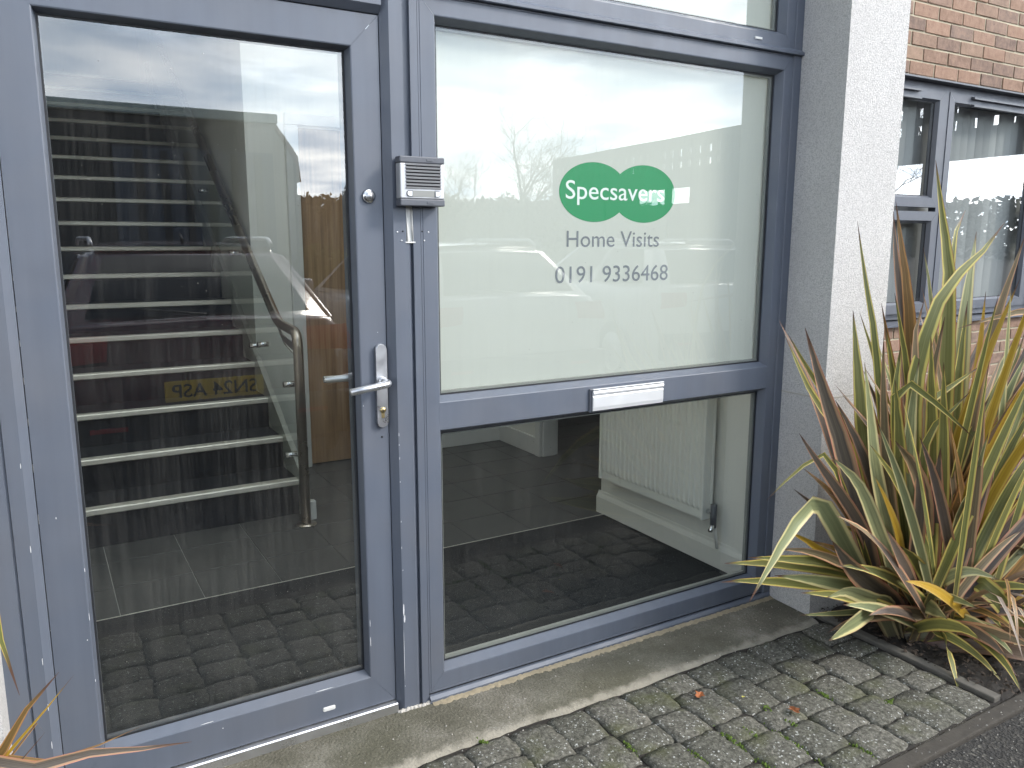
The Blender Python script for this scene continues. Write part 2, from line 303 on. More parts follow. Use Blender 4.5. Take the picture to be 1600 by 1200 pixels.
HERO=[
('b', 0.062, [(2.56, -0.459, -0.01), (2.405, -0.458, 0.29), (2.212, -0.452, 0.736), (2.116, -0.446, 0.922), (2.013, -0.44, 1.145)]),
('g', 0.036, [(2.572, -0.457, -0.01), (2.468, -0.455, 0.248), (2.284, -0.436, 0.709), (2.097, -0.418, 0.919), (1.97, -0.4, 1.124)]),
('g', 0.03, [(2.593, -0.456, -0.01), (2.505, -0.454, 0.24), (2.325, -0.436, 0.704), (2.194, -0.417, 0.878), (2.085, -0.399, 1.01), (2.008, -0.38, 1.122)]),
('p', 0.055, [(2.56, -0.465, -0.01), (2.307, -0.466, 0.334), (2.1, -0.487, 0.572), (2.008, -0.508, 0.607), (1.879, -0.529, 0.533), (1.715, -0.55, 0.371)]),
('b', 0.036, [(2.56, -0.462, -0.01), (2.388, -0.464, 0.365), (2.251, -0.476, 0.534), (2.047, -0.488, 0.735), (1.944, -0.5, 0.836)]),
('g', 0.02, [(2.56, -0.458, -0.01), (2.363, -0.457, 0.365), (2.174, -0.448, 0.701), (2.091, -0.439, 0.717), (2.016, -0.429, 0.682), (1.911, -0.42, 0.608)]),
('p', 0.042, [(2.584, -0.467, -0.01), (2.489, -0.473, 0.298), (2.358, -0.515, 0.436), (2.165, -0.558, 0.655), (1.97, -0.6, 0.782)]),
('g', 0.05, [(2.618, -0.454, -0.01), (2.551, -0.449, 0.228), (2.399, -0.413, 0.688), (2.376, -0.376, 0.951), (2.369, -0.34, 1.175)]),
('g', 0.026, [(2.632, -0.452, -0.01), (2.576, -0.445, 0.221), (2.422, -0.397, 1.059), (2.413, -0.348, 1.271), (2.411, -0.3, 1.472)]),
('p', 0.05, [(2.616, -0.462, -0.01), (2.547, -0.464, 0.235), (2.368, -0.476, 0.641), (2.295, -0.488, 0.848), (2.227, -0.5, 1.03)]),
('k', 0.032, [(2.641, -0.462, -0.01), (2.592, -0.464, 0.176), (2.43, -0.476, 0.632), (2.357, -0.488, 0.905), (2.313, -0.5, 1.104)]),
('g', 0.055, [(2.753, -0.457, -0.01), (2.797, -0.456, 0.177), (2.734, -0.442, 1.207), (2.736, -0.428, 1.337), (2.712, -0.414, 1.463), (2.661, -0.4, 1.675)]),
('g', 0.052, [(2.707, -0.465, -0.01), (2.712, -0.465, 0.124), (2.528, -0.482, 0.821), (2.546, -0.499, 1.12), (2.62, -0.516, 1.267), (2.748, -0.533, 1.362), (2.844, -0.55, 1.467)]),
('o', 0.045, [(2.717, -0.455, -0.01), (2.731, -0.451, 0.139), (2.569, -0.421, 1.112), (2.537, -0.39, 1.362), (2.523, -0.36, 1.536)]),
('b', 0.045, [(2.711, -0.454, -0.01), (2.72, -0.448, 0.141), (2.56, -0.409, 1.096), (2.546, -0.369, 1.312), (2.557, -0.33, 1.506)]),
('g', 0.04, [(2.759, -0.455, -0.01), (2.807, -0.45, 0.172), (2.806, -0.417, 0.896), (2.839, -0.383, 1.387), (2.949, -0.35, 1.517)]),
('p', 0.058, [(2.784, -0.455, -0.01), (2.853, -0.452, 0.112), (2.889, -0.427, 0.649), (2.922, -0.401, 1.145), (2.978, -0.376, 1.305), (3.032, -0.35, 1.44)]),
('p', 0.026, [(2.734, -0.456, -0.01), (2.761, -0.453, 0.183), (2.739, -0.428, 0.904), (2.701, -0.404, 1.206), (2.668, -0.38, 1.383)]),
('k', 0.042, [(2.796, -0.465, -0.01), (2.875, -0.466, 0.086), (2.881, -0.487, 0.807), (2.942, -0.508, 1.152), (2.959, -0.529, 1.283), (2.984, -0.55, 1.431)]),
('k', 0.038, [(2.95, -0.467, -0.01), (3.232, -0.47, 0.004), (3.698, -0.502, 0.723), (3.479, -0.535, 1.106), (2.993, -0.567, 1.163), (2.546, -0.6, 1.129)]),
('g', 0.036, [(2.699, -0.467, -0.01), (2.699, -0.473, 0.13), (2.562, -0.515, 0.703), (2.605, -0.558, 0.827), (2.652, -0.6, 0.912)]),
('g', 0.036, [(2.695, -0.462, -0.01), (2.69, -0.464, 0.153), (2.63, -0.476, 0.809), (2.763, -0.488, 0.913), (2.889, -0.5, 0.971)]),
('g', 0.032, [(2.652, -0.468, -0.01), (2.612, -0.471, 0.223), (2.387, -0.508, 0.906), (2.449, -0.546, 0.931), (2.502, -0.583, 0.881), (2.659, -0.62, 0.761)]),
('y', 0.036, [(2.632, -0.465, -0.01), (2.576, -0.469, 0.23), (2.478, -0.499, 0.408), (2.352, -0.53, 0.559), (2.235, -0.56, 0.676)]),
('k', 0.052, [(2.696, -0.468, -0.01), (2.692, -0.475, 0.157), (2.582, -0.523, 0.491), (2.427, -0.572, 0.67), (2.237, -0.62, 0.801)]),
('y', 0.05, [(2.797, -0.467, -0.01), (2.877, -0.473, 0.011), (2.932, -0.515, 0.22), (2.982, -0.558, 0.359), (3.029, -0.6, 0.496)]),
('b', 0.06, [(2.799, -0.468, -0.01), (2.88, -0.471, 0.009), (2.911, -0.508, 0.191), (3.017, -0.546, 0.289), (3.121, -0.583, 0.444), (3.182, -0.62, 0.605)]),
('p', 0.05, [(2.585, -0.47, -0.01), (2.49, -0.478, 0.15), (2.299, -0.539, 0.241), (2.09, -0.599, 0.34), (1.911, -0.66, 0.381)]),
('p', 0.055, [(2.56, -0.473, -0.01), (2.414, -0.494, 0.151), (2.111, -0.607, 0.229), (1.856, -0.72, 0.288)]),
('p', 0.045, [(2.714, -0.471, -0.01), (2.726, -0.48, 0.132), (2.721, -0.547, 0.225), (2.754, -0.613, 0.264), (2.796, -0.68, 0.249)]),
('p', 0.04, [(2.686, -0.472, -0.01), (2.674, -0.491, 0.126), (2.646, -0.596, 0.189), (2.668, -0.7, 0.177)]),
('p', 0.046, [(2.684, -0.471, -0.01), (2.671, -0.489, 0.101), (2.592, -0.584, 0.147), (2.515, -0.68, 0.17)]),
('g', 0.06, [(2.791, -0.477, -0.01), (2.866, -0.484, 0.116), (2.857, -0.563, 0.179), (2.825, -0.642, 0.187), (2.93, -0.721, 0.034), (2.964, -0.8, -0.066)]),
('b', 0.06, [(2.752, -0.477, -0.01), (2.794, -0.491, 0.09), (2.884, -0.594, 0.087), (2.855, -0.697, 0.013), (2.833, -0.8, -0.12)]),
('o', 0.03, [(2.708, -0.476, -0.01), (2.715, -0.489, 0.108), (2.74, -0.586, 0.068), (2.77, -0.683, -0.043), (2.761, -0.78, -0.151)]),
('g', 0.03, [(2.722, -0.476, -0.01), (2.74, -0.489, 0.077), (2.651, -0.586, 0.047), (2.537, -0.683, 0.043), (2.445, -0.78, -0.025)]),
('g', 0.036, [(2.609, -0.458, -0.01), (2.534, -0.456, 0.138), (2.225, -0.444, 0.262), (1.867, -0.432, 0.358), (1.729, -0.42, 0.378)]),
('g', 0.04, [(2.599, -0.455, -0.01), (2.517, -0.451, 0.188), (2.302, -0.421, 0.291), (1.999, -0.39, 0.372), (1.804, -0.36, 0.402)]),
('g', 0.036, [(2.603, -0.46, -0.01), (2.523, -0.459, 0.19), (2.241, -0.456, 0.338), (2.013, -0.453, 0.405), (1.81, -0.45, 0.452)]),
('p', 0.05, [(2.61, -0.463, -0.01), (2.537, -0.465, 0.153), (2.324, -0.484, 0.248), (2.05, -0.502, 0.35), (1.85, -0.52, 0.411)]),
('y', 0.03, [(2.56, -0.462, -0.01), (2.44, -0.464, 0.235), (2.131, -0.476, 0.414), (2.009, -0.488, 0.488), (1.912, -0.5, 0.533)]),
('k', 0.03, [(2.576, -0.463, -0.01), (2.475, -0.465, 0.215), (2.182, -0.484, 0.378), (1.995, -0.502, 0.457), (1.851, -0.52, 0.493)]),
('b', 0.06, [(2.616, -0.467, -0.01), (2.548, -0.473, 0.129), (2.328, -0.515, 0.273), (2.159, -0.558, 0.385), (1.999, -0.6, 0.519)]),
('b', 0.045, [(2.678, -0.468, -0.01), (2.66, -0.475, 0.115), (2.529, -0.523, 0.251), (2.386, -0.572, 0.375), (2.23, -0.62, 0.518)]),
('p', 0.02, [(2.582, -0.462, -0.01), (2.486, -0.465, 0.129), (2.284, -0.483, 0.171), (2.0, -0.5, 0.237)]),
('b', 0.065, [(2.845, -0.465, -0.01), (2.963, -0.468, 0.04), (3.036, -0.495, 0.67), (3.064, -0.523, 0.818), (3.151, -0.55, 0.981)]),
('k', 0.05, [(2.741, -0.462, -0.01), (2.775, -0.464, 0.109), (2.589, -0.476, 0.836), (2.494, -0.488, 1.064), (2.509, -0.5, 1.213)]),
('g', 0.05, [(2.78, -0.46, -0.01), (2.846, -0.459, 0.09), (2.822, -0.456, 0.807), (2.828, -0.453, 0.993), (2.845, -0.45, 1.197)]),
('p', 0.045, [(2.792, -0.467, -0.01), (2.868, -0.473, 0.065), (2.801, -0.515, 0.297), (2.74, -0.558, 0.466), (2.76, -0.6, 0.603)]),
('g', 0.05, [(2.675, -0.46, -0.01), (2.654, -0.459, 0.185), (2.509, -0.456, 0.729), (2.467, -0.453, 0.889), (2.486, -0.45, 1.082)]),
('p', 0.046, [(2.702, -0.465, -0.01), (2.703, -0.468, 0.152), (2.521, -0.495, 0.6), (2.461, -0.523, 0.858), (2.434, -0.55, 1.034)]),
('b', 0.055, [(2.714, -0.466, -0.01), (2.726, -0.471, 0.098), (2.67, -0.507, 0.345), (2.609, -0.544, 0.531), (2.548, -0.58, 0.729)]),
('b', 0.05, [(2.67, -0.466, -0.01), (2.646, -0.471, 0.117), (2.577, -0.507, 0.339), (2.516, -0.544, 0.524), (2.42, -0.58, 0.746)])]
HEROL=[
('o', 0.03, [(-0.62, -0.68, -0.01), (-0.146, -0.6, 0.523), (-0.116, -0.6, 0.554), (-0.089, -0.6, 0.602), (-0.05, -0.6, 0.648), (-0.019, -0.6, 0.677)]),
('y', 0.011, [(-0.62, -0.68, -0.01), (-0.15, -0.58, 0.494), (-0.093, -0.58, 0.556), (-0.057, -0.58, 0.594), (-0.02, -0.58, 0.625), (0.003, -0.58, 0.656)]),
('g', 0.03, [(-0.62, -0.68, -0.01), (-0.13, -0.6, 0.876), (-0.108, -0.6, 0.827), (-0.097, -0.6, 0.762), (-0.088, -0.6, 0.709), (-0.079, -0.6, 0.652)]),
('b', 0.03, [(-0.62, -0.68, -0.01), (-0.189, -0.62, 0.523), (-0.118, -0.62, 0.529), (-0.065, -0.62, 0.526), (0.029, -0.62, 0.523), (0.104, -0.62, 0.502), (0.18, -0.62, 0.489)]),
('o', 0.01, [(-0.62, -0.68, -0.01), (-0.157, -0.6, 0.504), (-0.073, -0.6, 0.515), (-0.009, -0.6, 0.52), (0.043, -0.6, 0.524), (0.106, -0.6, 0.537)]),
('o', 0.008, [(-0.62, -0.68, -0.01), (-0.105, -0.58, 0.532), (-0.079, -0.58, 0.559), (-0.063, -0.58, 0.572), (-0.05, -0.58, 0.562)]),
('b', 0.012, [(-0.62, -0.68, -0.01), (-0.132, -0.6, 0.488), (-0.101, -0.6, 0.519), (-0.07, -0.6, 0.556), (-0.049, -0.6, 0.573)])]
# ---------------------------------------------------------------- mesh helpers
def mesh(name, verts, faces, mat, parent=None, smooth=False, uvs=None):
    me = bpy.data.meshes.new(name); me.from_pydata([tuple(v) for v in verts], [], faces); me.update()
    if mat is not None: me.materials.append(mat)
    if smooth:
        for p in me.polygons: p.use_smooth = True
    if uvs:
        ul = me.uv_layers.new(name='UVMap')
        for l in me.loops: ul.data[l.index].uv = uvs[l.vertex_index]
    o = bpy.data.objects.new(name, me); COL.objects.link(o)
    if parent is not None: o.parent = parent
    return o
def frombm(name, bm, mat, parent=None, smooth=False):
    bmesh.ops.recalc_face_normals(bm, faces=bm.faces)
    me = bpy.data.meshes.new(name); bm.to_mesh(me); bm.free()
    if mat is not None: me.materials.append(mat)
    if smooth:
        for p in me.polygons: p.use_smooth = True
    o = bpy.data.objects.new(name, me); COL.objects.link(o)
    if parent is not None: o.parent = parent
    return o
def bmbox(bm, x0, y0, z0, x1, y1, z1, bev=0, seg=1):
    r = bmesh.ops.create_cube(bm, size=1); vs = r['verts']
    for v in vs: v.co = Vector(((x0+x1)/2+v.co.x*(x1-x0), (y0+y1)/2+v.co.y*(y1-y0), (z0+z1)/2+v.co.z*(z1-z0)))
    if bev:
        es = list({e for v in vs for e in v.link_edges})
        bmesh.ops.bevel(bm, geom=es, offset=bev, segments=seg, affect='EDGES', profile=.5)
def box(name, x0, y0, z0, x1, y1, z1, mat, parent=None, bev=.002, seg=1):
    bm = bmesh.new(); bmbox(bm, x0, y0, z0, x1, y1, z1, bev, seg); return frombm(name, bm, mat, parent)
def tube_bm(bm, pts, r, n=12, caps=True, r2=None):
    pts = [Vector(p) for p in pts]; rings = []; ref = None
    for i, p in enumerate(pts):
        a = pts[max(0, i-1)]; b = pts[min(len(pts)-1, i+1)]; t = (b-a).normalized()
        if ref is None:
            ref = Vector((0, 0, 1)) if abs(t.z) < .9 else Vector((1, 0, 0))
        u = (ref - t*ref.dot(t)).normalized(); w = t.cross(u); ref = u
        rr = r if r2 is None else r+(r2-r)*i/(len(pts)-1)
        rings.append([bm.verts.new(p+u*math.cos(2*math.pi*k/n)*rr+w*math.sin(2*math.pi*k/n)*rr) for k in range(n)])
    for a, b in zip(rings, rings[1:]):
        for k in range(n): bm.faces.new((a[k], a[(k+1) % n], b[(k+1) % n], b[k]))
    if caps: bm.faces.new(rings[0][::-1]); bm.faces.new(rings[-1])
def tube(name, pts, r, mat, parent=None, n=12, r2=None):
    bm = bmesh.new(); tube_bm(bm, pts, r, n, True, r2); return frombm(name, bm, mat, parent, True)
def rounded(pts, rad, n=5):
    pts = [Vector(p) for p in pts]; o = [pts[0]]
    for a, b, c in zip(pts, pts[1:], pts[2:]):
        d1 = (a-b); d2 = (c-b); r = min(rad, d1.length*.49, d2.length*.49)
        p0 = b+d1.normalized()*r; p1 = b+d2.normalized()*r
        for k in range(n+1):
            s = k/n; o.append(p0*(1-s)**2+b*2*s*(1-s)+p1*s*s)
    o.append(pts[-1]); return o
def prism(name, poly, axis, a, b, mat, parent=None, bev=0):
    """poly: 2-D points; axis 'x','y','z' extrusion from a to b."""
    def P(u, v, w): return {'z': (u, v, w), 'x': (w, u, v), 'y': (u, w, v)}[axis]
    bm = bmesh.new(); A = [bm.verts.new(P(u, v, a)) for u, v in poly]; Bq = [bm.verts.new(P(u, v, b)) for u, v in poly]
    n = len(poly); bm.faces.new(A[::-1]); bm.faces.new(Bq)
    for k in range(n): bm.faces.new((A[k], A[(k+1) % n], Bq[(k+1) % n], Bq[k]))
    if bev: bmesh.ops.bevel(bm, geom=list(bm.edges), offset=bev, segments=1, affect='EDGES')
    return frombm(name, bm, mat, parent)
def thing(name, label, cat, loc=(0, 0, 0), group=None, rz=0):
    o = bpy.data.objects.new(name, None); COL.objects.link(o); o.location = loc; o.rotation_euler[2] = rz
    o['label'] = label; o['category'] = cat
    if group: o['group'] = group
    o.empty_display_size = .1
    return o
def tag(o, label, cat, group=None):
    o['label'] = label; o['category'] = cat
    if group: o['group'] = group
    return o
def struct(o): o['kind'] = 'structure'; return o
def put(child, parent):           # parent a world-built mesh under an offset empty
    child.parent = parent; child.matrix_parent_inverse = Matrix.LocRotScale(parent.location, parent.rotation_euler, None).inverted(); return child
def ring(rects, mat, parent, names=('stile', 'rail'), gap=.0004, sides='LRTB'):
    """mitred frame: rects are nested (x0,z0,x1,z1,y); one mesh per side."""
    for s in sides:
        vs = []; fs = []
        for (x0, z0, x1, z1, y) in rects:
            g = gap
            if s == 'L': vs += [(x0, y, z0+g), (x0, y, z1-g)]
            if s == 'R': vs += [(x1, y, z0+g), (x1, y, z1-g)]
            if s == 'T': vs += [(x0+g, y, z1), (x1-g, y, z1)]
            if s == 'B': vs += [(x0+g, y, z0), (x1-g, y, z0)]
        for k in range(len(rects)-1):
            q = (2*k, 2*k+1, 2*k+3, 2*k+2); fs.append(q if s in 'LT' else q[::-1])
        o = mesh(names[0] if s in 'LR' else names[1], vs, fs, mat, parent)
        if s in 'T': pass
def pane(name, x0, z0, x1, z1, y, mat, parent, thick=.004):
    return mesh(name, [(x0, y, z0), (x1, y, z0), (x1, y, z1), (x0, y, z1)], [(0, 1, 2, 3)], mat, parent)
def strip_ring(name, x0, z0, x1, z1, w, y0, y1, mat, parent):
    bm = bmesh.new()
    bmbox(bm, x0, y0, z0, x0+w, y1, z1); bmbox(bm, x1-w, y0, z0, x1, y1, z1)
    bmbox(bm, x0+w, y0, z0, x1-w, y1, z0+w); bmbox(bm, x0+w, y0, z1-w, x1-w, y1, z1)
    return frombm(name, bm, mat, parent)

# ---------------------------------------------------------------- ground
g = struct(mesh('ground', [(-300, -300, -.03), (300, -300, -.03), (300, 300, -.03), (-300, 300, -.03)], [(0, 1, 2, 3)], M['tarmac']))
g['label'] = 'dark gritty tarmac of the car park'
YK = -.885                                                   # front edge of the paving
def sloped(u, n): return u
bm = bmesh.new(); bmbox(bm, -3.0, YK-.050, -.12, 4.6, YK, -.014, .006, 2); k = struct(frombm('kerb', bm, M['kerb_dark'])); k['label'] = 'narrow worn concrete kerb between paving and tarmac'
# threshold slab with an uneven outer edge
nx = 150; vs = []; fs = []
prof = [(.02, .0015), (-.06, .001), (-.15, -.001), (-.222, -.004), (-.238, -.010), (-.246, -.022), (-.247, -.10)]
for i in range(nx+1):
    x = -1.2+i*(2.436+1.2)/nx
    wob = .006*math.sin(x*7.3)+.004*math.sin(x*23)+random.uniform(-.003, .003)
    for j, (y, z) in enumerate(prof):
        vs.append((x, y+(wob if j > 2 else 0), z+(random.uniform(-.0012, .0012) if 0 < j < 5 else 0)))
np_ = len(prof)
for i in range(nx):
    for j in range(np_-1): a = i*np_+j; fs.append((a, a+1, a+np_+1, a+np_))
slab = struct(mesh('threshold_slab', vs, fs, M['concrete'], smooth=True)); slab['label'] = 'mossy concrete strip under the door and window'
# paving bed and setts
bed = struct(mesh('pavement', [(-3, YK, -.015), (2.53, YK, -.015), (2.53, -.20, -.015), (-3, -.20, -.017)], [(0, 1, 2, 3)], M['soil'])); bed['label'] = 'strip of tumbled grey setts in front of the entrance'
def sett_mesh(w, l, seed):
    rnd = random.Random(seed); bm = bmesh.new(); n = 6
    # top grid with rounded, worn corners
    grid = []
    for i in range(n+1):
        row = []
        for j in range(n+1):
            u = i/n*2-1; v = j/n*2-1
            su = u*(1-.035*v*v*abs(v)); sv = v*(1-.035*u*u*abs(u))
            edge = max(abs(u), abs(v))
            z = -.0052*(edge**10)+rnd.uniform(-.0016, .0016)-(.0035 if abs(u) > .9 and abs(v) > .9 else 0)
            x = su*w/2+(rnd.uniform(-.0055, .0045) if edge > .9 else 0); y = sv*l/2+(rnd.uniform(-.0045, .0045) if edge > .9 else 0)
            row.append(bm.verts.new((x, y, z)))
        grid.append(row)
    for i in range(n):
        for j in range(n): bm.faces.new((grid[i][j], grid[i+1][j], grid[i+1][j+1], grid[i][j+1]))
    per = [grid[i][0] for i in range(n)]+[grid[n][j] for j in range(n)]+[grid[i][n] for i in range(n, 0, -1)]+[grid[0][j] for j in range(n, 0, -1)]
    low = [bm.verts.new((p.co.x*1.01, p.co.y*1.01, -.05)) for p in per]
    for a in range(len(per)): b = (a+1) % len(per); bm.faces.new((per[b], per[a], low[a], low[b]))
    bmesh.ops.recalc_face_normals(bm, faces=bm.faces)
    me = bpy.data.meshes.new('sett'); bm.to_mesh(me); bm.free(); me.materials.append(M['paver'])
    for p in me.polygons: p.use_smooth = True
    return me
LEN = [.098, .114, .130, .148, .170]
SM = {(L, s): sett_mesh(.138, L, s*13+int(L*1000)) for L in LEN for s in range(4)}
rs = random.Random(21); nset = 0; JOINTS = []
x = 2.458
while x > -.35:
    w = rs.uniform(.132, .150); xc = x-w/2; y = -.247-rs.uniform(.003, .007)
    while y > YK+.03:
        L = rs.choice(LEN); rem = y-(YK+.004)
        if rem < .19: L = min(LEN, key=lambda q: abs(q-rem))
        o = bpy.data.objects.new('sett', SM[(L, rs.randrange(4))]); COL.objects.link(o); o.parent = bed
        Lu = L
        if rem < .19: o.scale = ((w-.001)/.138, (rem-.004)/L, 1); Lu = rem
        else: o.scale = ((w-.001)/.138, 1-.001/L, 1)
        o.location = (xc+rs.uniform(-.002, .002), y-Lu/2, -.004+rs.uniform(-.0035, .003)); o.rotation_euler = (rs.uniform(-.02, .02), rs.uniform(-.02, .02), rs.uniform(-.022, .022)+(math.pi if rs.random() < .5 else 0))
        JOINTS.append((xc, y)); JOINTS.append((x, y-Lu/2)); nset += 1
        y -= Lu+rs.uniform(.000, .004)
        if rem < .19: break
    x -= w
# moss in the joints (countless tufts: one object)
bm = bmesh.new(); rm = random.Random(5)
spots = [(1.60, -.62, .05), (1.66, -.60, .03), (1.45, -.70, .04), (1.42, -.62, .02), (1.30, -.45, .02), (1.72, -.72, .06), (1.35, -.80, .05), (1.9, -.83, .03), (2.03, -.62, .02), (1.0, -.28, .02), (1.78, -.50, .015), (1.62, -.78, .05), (1.2, -.75, .04), (2.2, -.70, .02), (1.55, -.84, .05), (1.83, -.66, .02)]
for sx_, sy_, sr in spots:
    jx, jy = min(JOINTS, key=lambda q: (q[0]-sx_)**2+(q[1]-sy_)**2)
    alongx = rm.random() < .4
    for q in range(int(sr*1600)):
        a = rm.gauss(0, sr*.7); b = rm.gauss(0, .005)
        px, py = (jx+a, jy+b) if alongx else (jx+b, jy+a)
        r_ = rm.uniform(.0025, .006); zz = rm.uniform(-.014, -.003)
        top = bm.verts.new((px, py, zz+r_)); c = [bm.verts.new((px+r_*math.cos(k*2.1+q), py+r_*math.sin(k*2.1+q), zz-r_*.4)) for k in range(3)]
        for k in range(3): bm.faces.new((top, c[k], c[(k+1) % 3]))
ms = frombm('moss', bm, M['moss']); ms['kind'] = 'stuff'; ms['label'] = 'bright green moss in the joints of the paving'
# planting bed
nb = 64; vs = []; fs = []; rb = random.Random(3)
for i in range(nb+1):
    for j in range(nb+1): vs.append((2.505+i*(4.6-2.505)/nb, -.882+j*(.758+.882)/nb, -.008+rb.uniform(-.014, .018)))
for i in range(nb):
    for j in range(nb): a = i*(nb+1)+j; fs.append((a, a+nb+1, a+nb+2, a+1))
soil = struct(mesh('planting_bed', vs, fs, M['soil'], smooth=True)); soil['label'] = 'bare dark soil under the big spiky plant'
ed = box('bed_edging', 2.468, -.876, -.10, 2.508, -.205, .002, M['kerb'], None, .005, 2); struct(ed); ed['label'] = 'low concrete edging between paving and planting bed'
bm = bmesh.new(); rd = random.Random(31)
for q in range(2600):
    px = rd.uniform(2.49, 3.7); py = rd.uniform(-.90, -.15); c_ = Vector((px, py, rd.uniform(.002, .014))); a_ = rd.uniform(0, 6.28); l_ = rd.uniform(.003, .013); w_ = l_*rd.uniform(.25, .6)
    u_ = Vector((math.cos(a_), math.sin(a_), rd.uniform(-.5, .5)))*l_; v_ = Vector((-math.sin(a_), math.cos(a_), rd.uniform(-.6, .6)))*w_; n_ = Vector((0, 0, l_*.35))
    b_ = [bm.verts.new(c_+u_), bm.verts.new(c_+v_), bm.verts.new(c_-u_), bm.verts.new(c_-v_), bm.verts.new(c_+n_)]
    for k in range(4): bm.faces.new((b_[k], b_[(k+1) % 4], b_[4]))
db = frombm('bark_litter', bm, M['litter']); db['kind'] = 'stuff'; db['label'] = 'dark crumbs of bark and leaf litter over the bed'
# loose grit on the paving (countless)
bm = bmesh.new(); rg = random.Random(9)
for q in range(900):
    px = rg.uniform(.3, 3.0); py = rg.uniform(-1.15, -.9) if rg.random() < .55 else rg.uniform(-.9, -.02)
    if px > 2.45 and py > -.86: continue
    r_ = rg.uniform(.0012, .0035); zz = (-.029 if py < -.94 else .0005 if py > -.2 else -.004)
    top = bm.verts.new((px, py, zz+r_)); c = [bm.verts.new((px+r_*math.cos(k*2.1+q), py+r_*math.sin(k*2.1+q), zz-.001)) for k in range(3)]
    for k in range(3): bm.faces.new((top, c[k], c[(k+1) % 3]))
gr = frombm('grit', bm, M['sealant']); gr['kind'] = 'stuff'; gr['label'] = 'pale loose grit scattered over paving and tarmac'

# ---------------------------------------------------------------- building shell
bld = thing('office_building', 'office building with rendered pillars, slate coloured glazing and a brick wing', 'building')
pil = prism('pillar', [(2.437, -.198), (2.752, -.198), (2.752, .99), (2.566, .99), (2.566, .105), (2.437, .105)], 'z', -.1, 6.0, M['stucco'], bld, 0); pil['label'] = 'white pebble rendered pillar between the window and the brick wing'
pj = box('render_joint', 2.4365-.001, -.1995, .838, 2.7525, .1, .843, M['sealant'], bld, 0)
pl2 = prism('pillar', [(-.75, -.198), (-.137, -.198), (-.137, .30), (-.75, .30)], 'z', -.1, 6.0, M['stucco'], bld, 0); pl2['label'] = 'white pebble rendered pillar at the left of the door'
box('upper_wall', -12, .06, 2.80, -.137, .40, 6.5, M['stucco'], bld, 0)
box('left_wall', -12, .0, -.1, -.75, .40, 2.80, M['stucco'], bld, 0)
# interior shell
flo = mesh('floor', [(-.25, .0, -.006), (2.48, .0, -.006), (2.48, 1.17, -.006), (6.0, 1.17, -.006), (6.0, 4.2, -.006), (-.25, 4.2, -.006)], [(0, 1, 2, 3, 4, 5)], M['grout'], bld)
tb = bmesh.new(); bmbox(tb, -.1515, -.1462, -.012, .1515, .1462, 0, .0010); bmesh.ops.recalc_face_normals(tb, faces=tb.faces)
tme = bpy.data.meshes.new('floor_tile'); tb.to_mesh(tme); tb.free(); tme.materials.append(M['tile'])
for i in range(-1, 15):
    for j in range(0, 8):
        o = bpy.data.objects.new('floor_tile', tme); COL.objects.link(o); o.parent = flo
        o.location = (.1785+.307*(i+.5), 1.1205+.299*(j+.5), 0)
wm = M['white_paint']
box('back_wall', 1.12, 2.80, 0, 1.385, 2.95, 2.6, wm, bld, 0)
box('back_wall', 2.26, 2.80, 0, 2.80, 2.95, 2.6, wm, bld, 0)
box('back_wall', 1.385, 2.80, 2.06, 2.26, 2.95, 2.6, wm, bld, 0)
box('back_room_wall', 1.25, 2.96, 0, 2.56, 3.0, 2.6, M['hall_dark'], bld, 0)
box('partition', 2.80, 2.26, 0, 2.90, 2.95, 2.6, wm, bld, 0)
box('side_wall', 2.475, .106, 0, 2.565, 1.17, 2.6, wm, bld, 0)
box('side_wall', -.25, .06, 0, -.10, 7.2, 5.2, wm, bld, 0)
box('stair_side_wall', 1.13, 2.95, 0, 1.25, 7.2, 5.2, wm, bld, 0)
box('stair_end_wall', -.25, 7.2, 0, 1.25, 7.3, 5.2, wm, bld, 0)
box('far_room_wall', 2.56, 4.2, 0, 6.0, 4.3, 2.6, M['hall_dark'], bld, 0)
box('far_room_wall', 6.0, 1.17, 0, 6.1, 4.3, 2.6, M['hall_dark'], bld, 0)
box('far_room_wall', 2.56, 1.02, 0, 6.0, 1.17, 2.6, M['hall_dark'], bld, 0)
box('side_wall', 2.459, .11, 2.8, 2.56, 2.95, 5.2, wm, bld, 0); box('ceiling', 2.459, 1.17, 2.60, 6.1, 1.95, 2.80, wm, bld, 0); box('back_wall', 1.25, 2.80, 2.80, 2.459, 2.95, 5.2, wm, bld, 0)
box('ceiling', 2.459, 1.951, 2.60, 6.1, 4.3, 2.80, wm, bld, 0)
box('stair_light_blocker', -.25, 2.30, 2.47, 1.13, 2.40, 5.2, wm, bld, 0)  # unseen wall added to block upper daylight from the stairs
box('stair_ceiling', -.25, 1.6, 5.2, 2.56, 7.3, 5.3, wm, bld, 0)
pane_ = mesh('added_skylight', [(-.25, .06, 5.25), (2.56, .06, 5.25), (2.56, 1.6, 5.25), (-.25, 1.6, 5.25)], [(0, 1, 2, 3)], M['glass_clean'], bld)  # out-of-view roof opening, added so sky light brightens the lobby
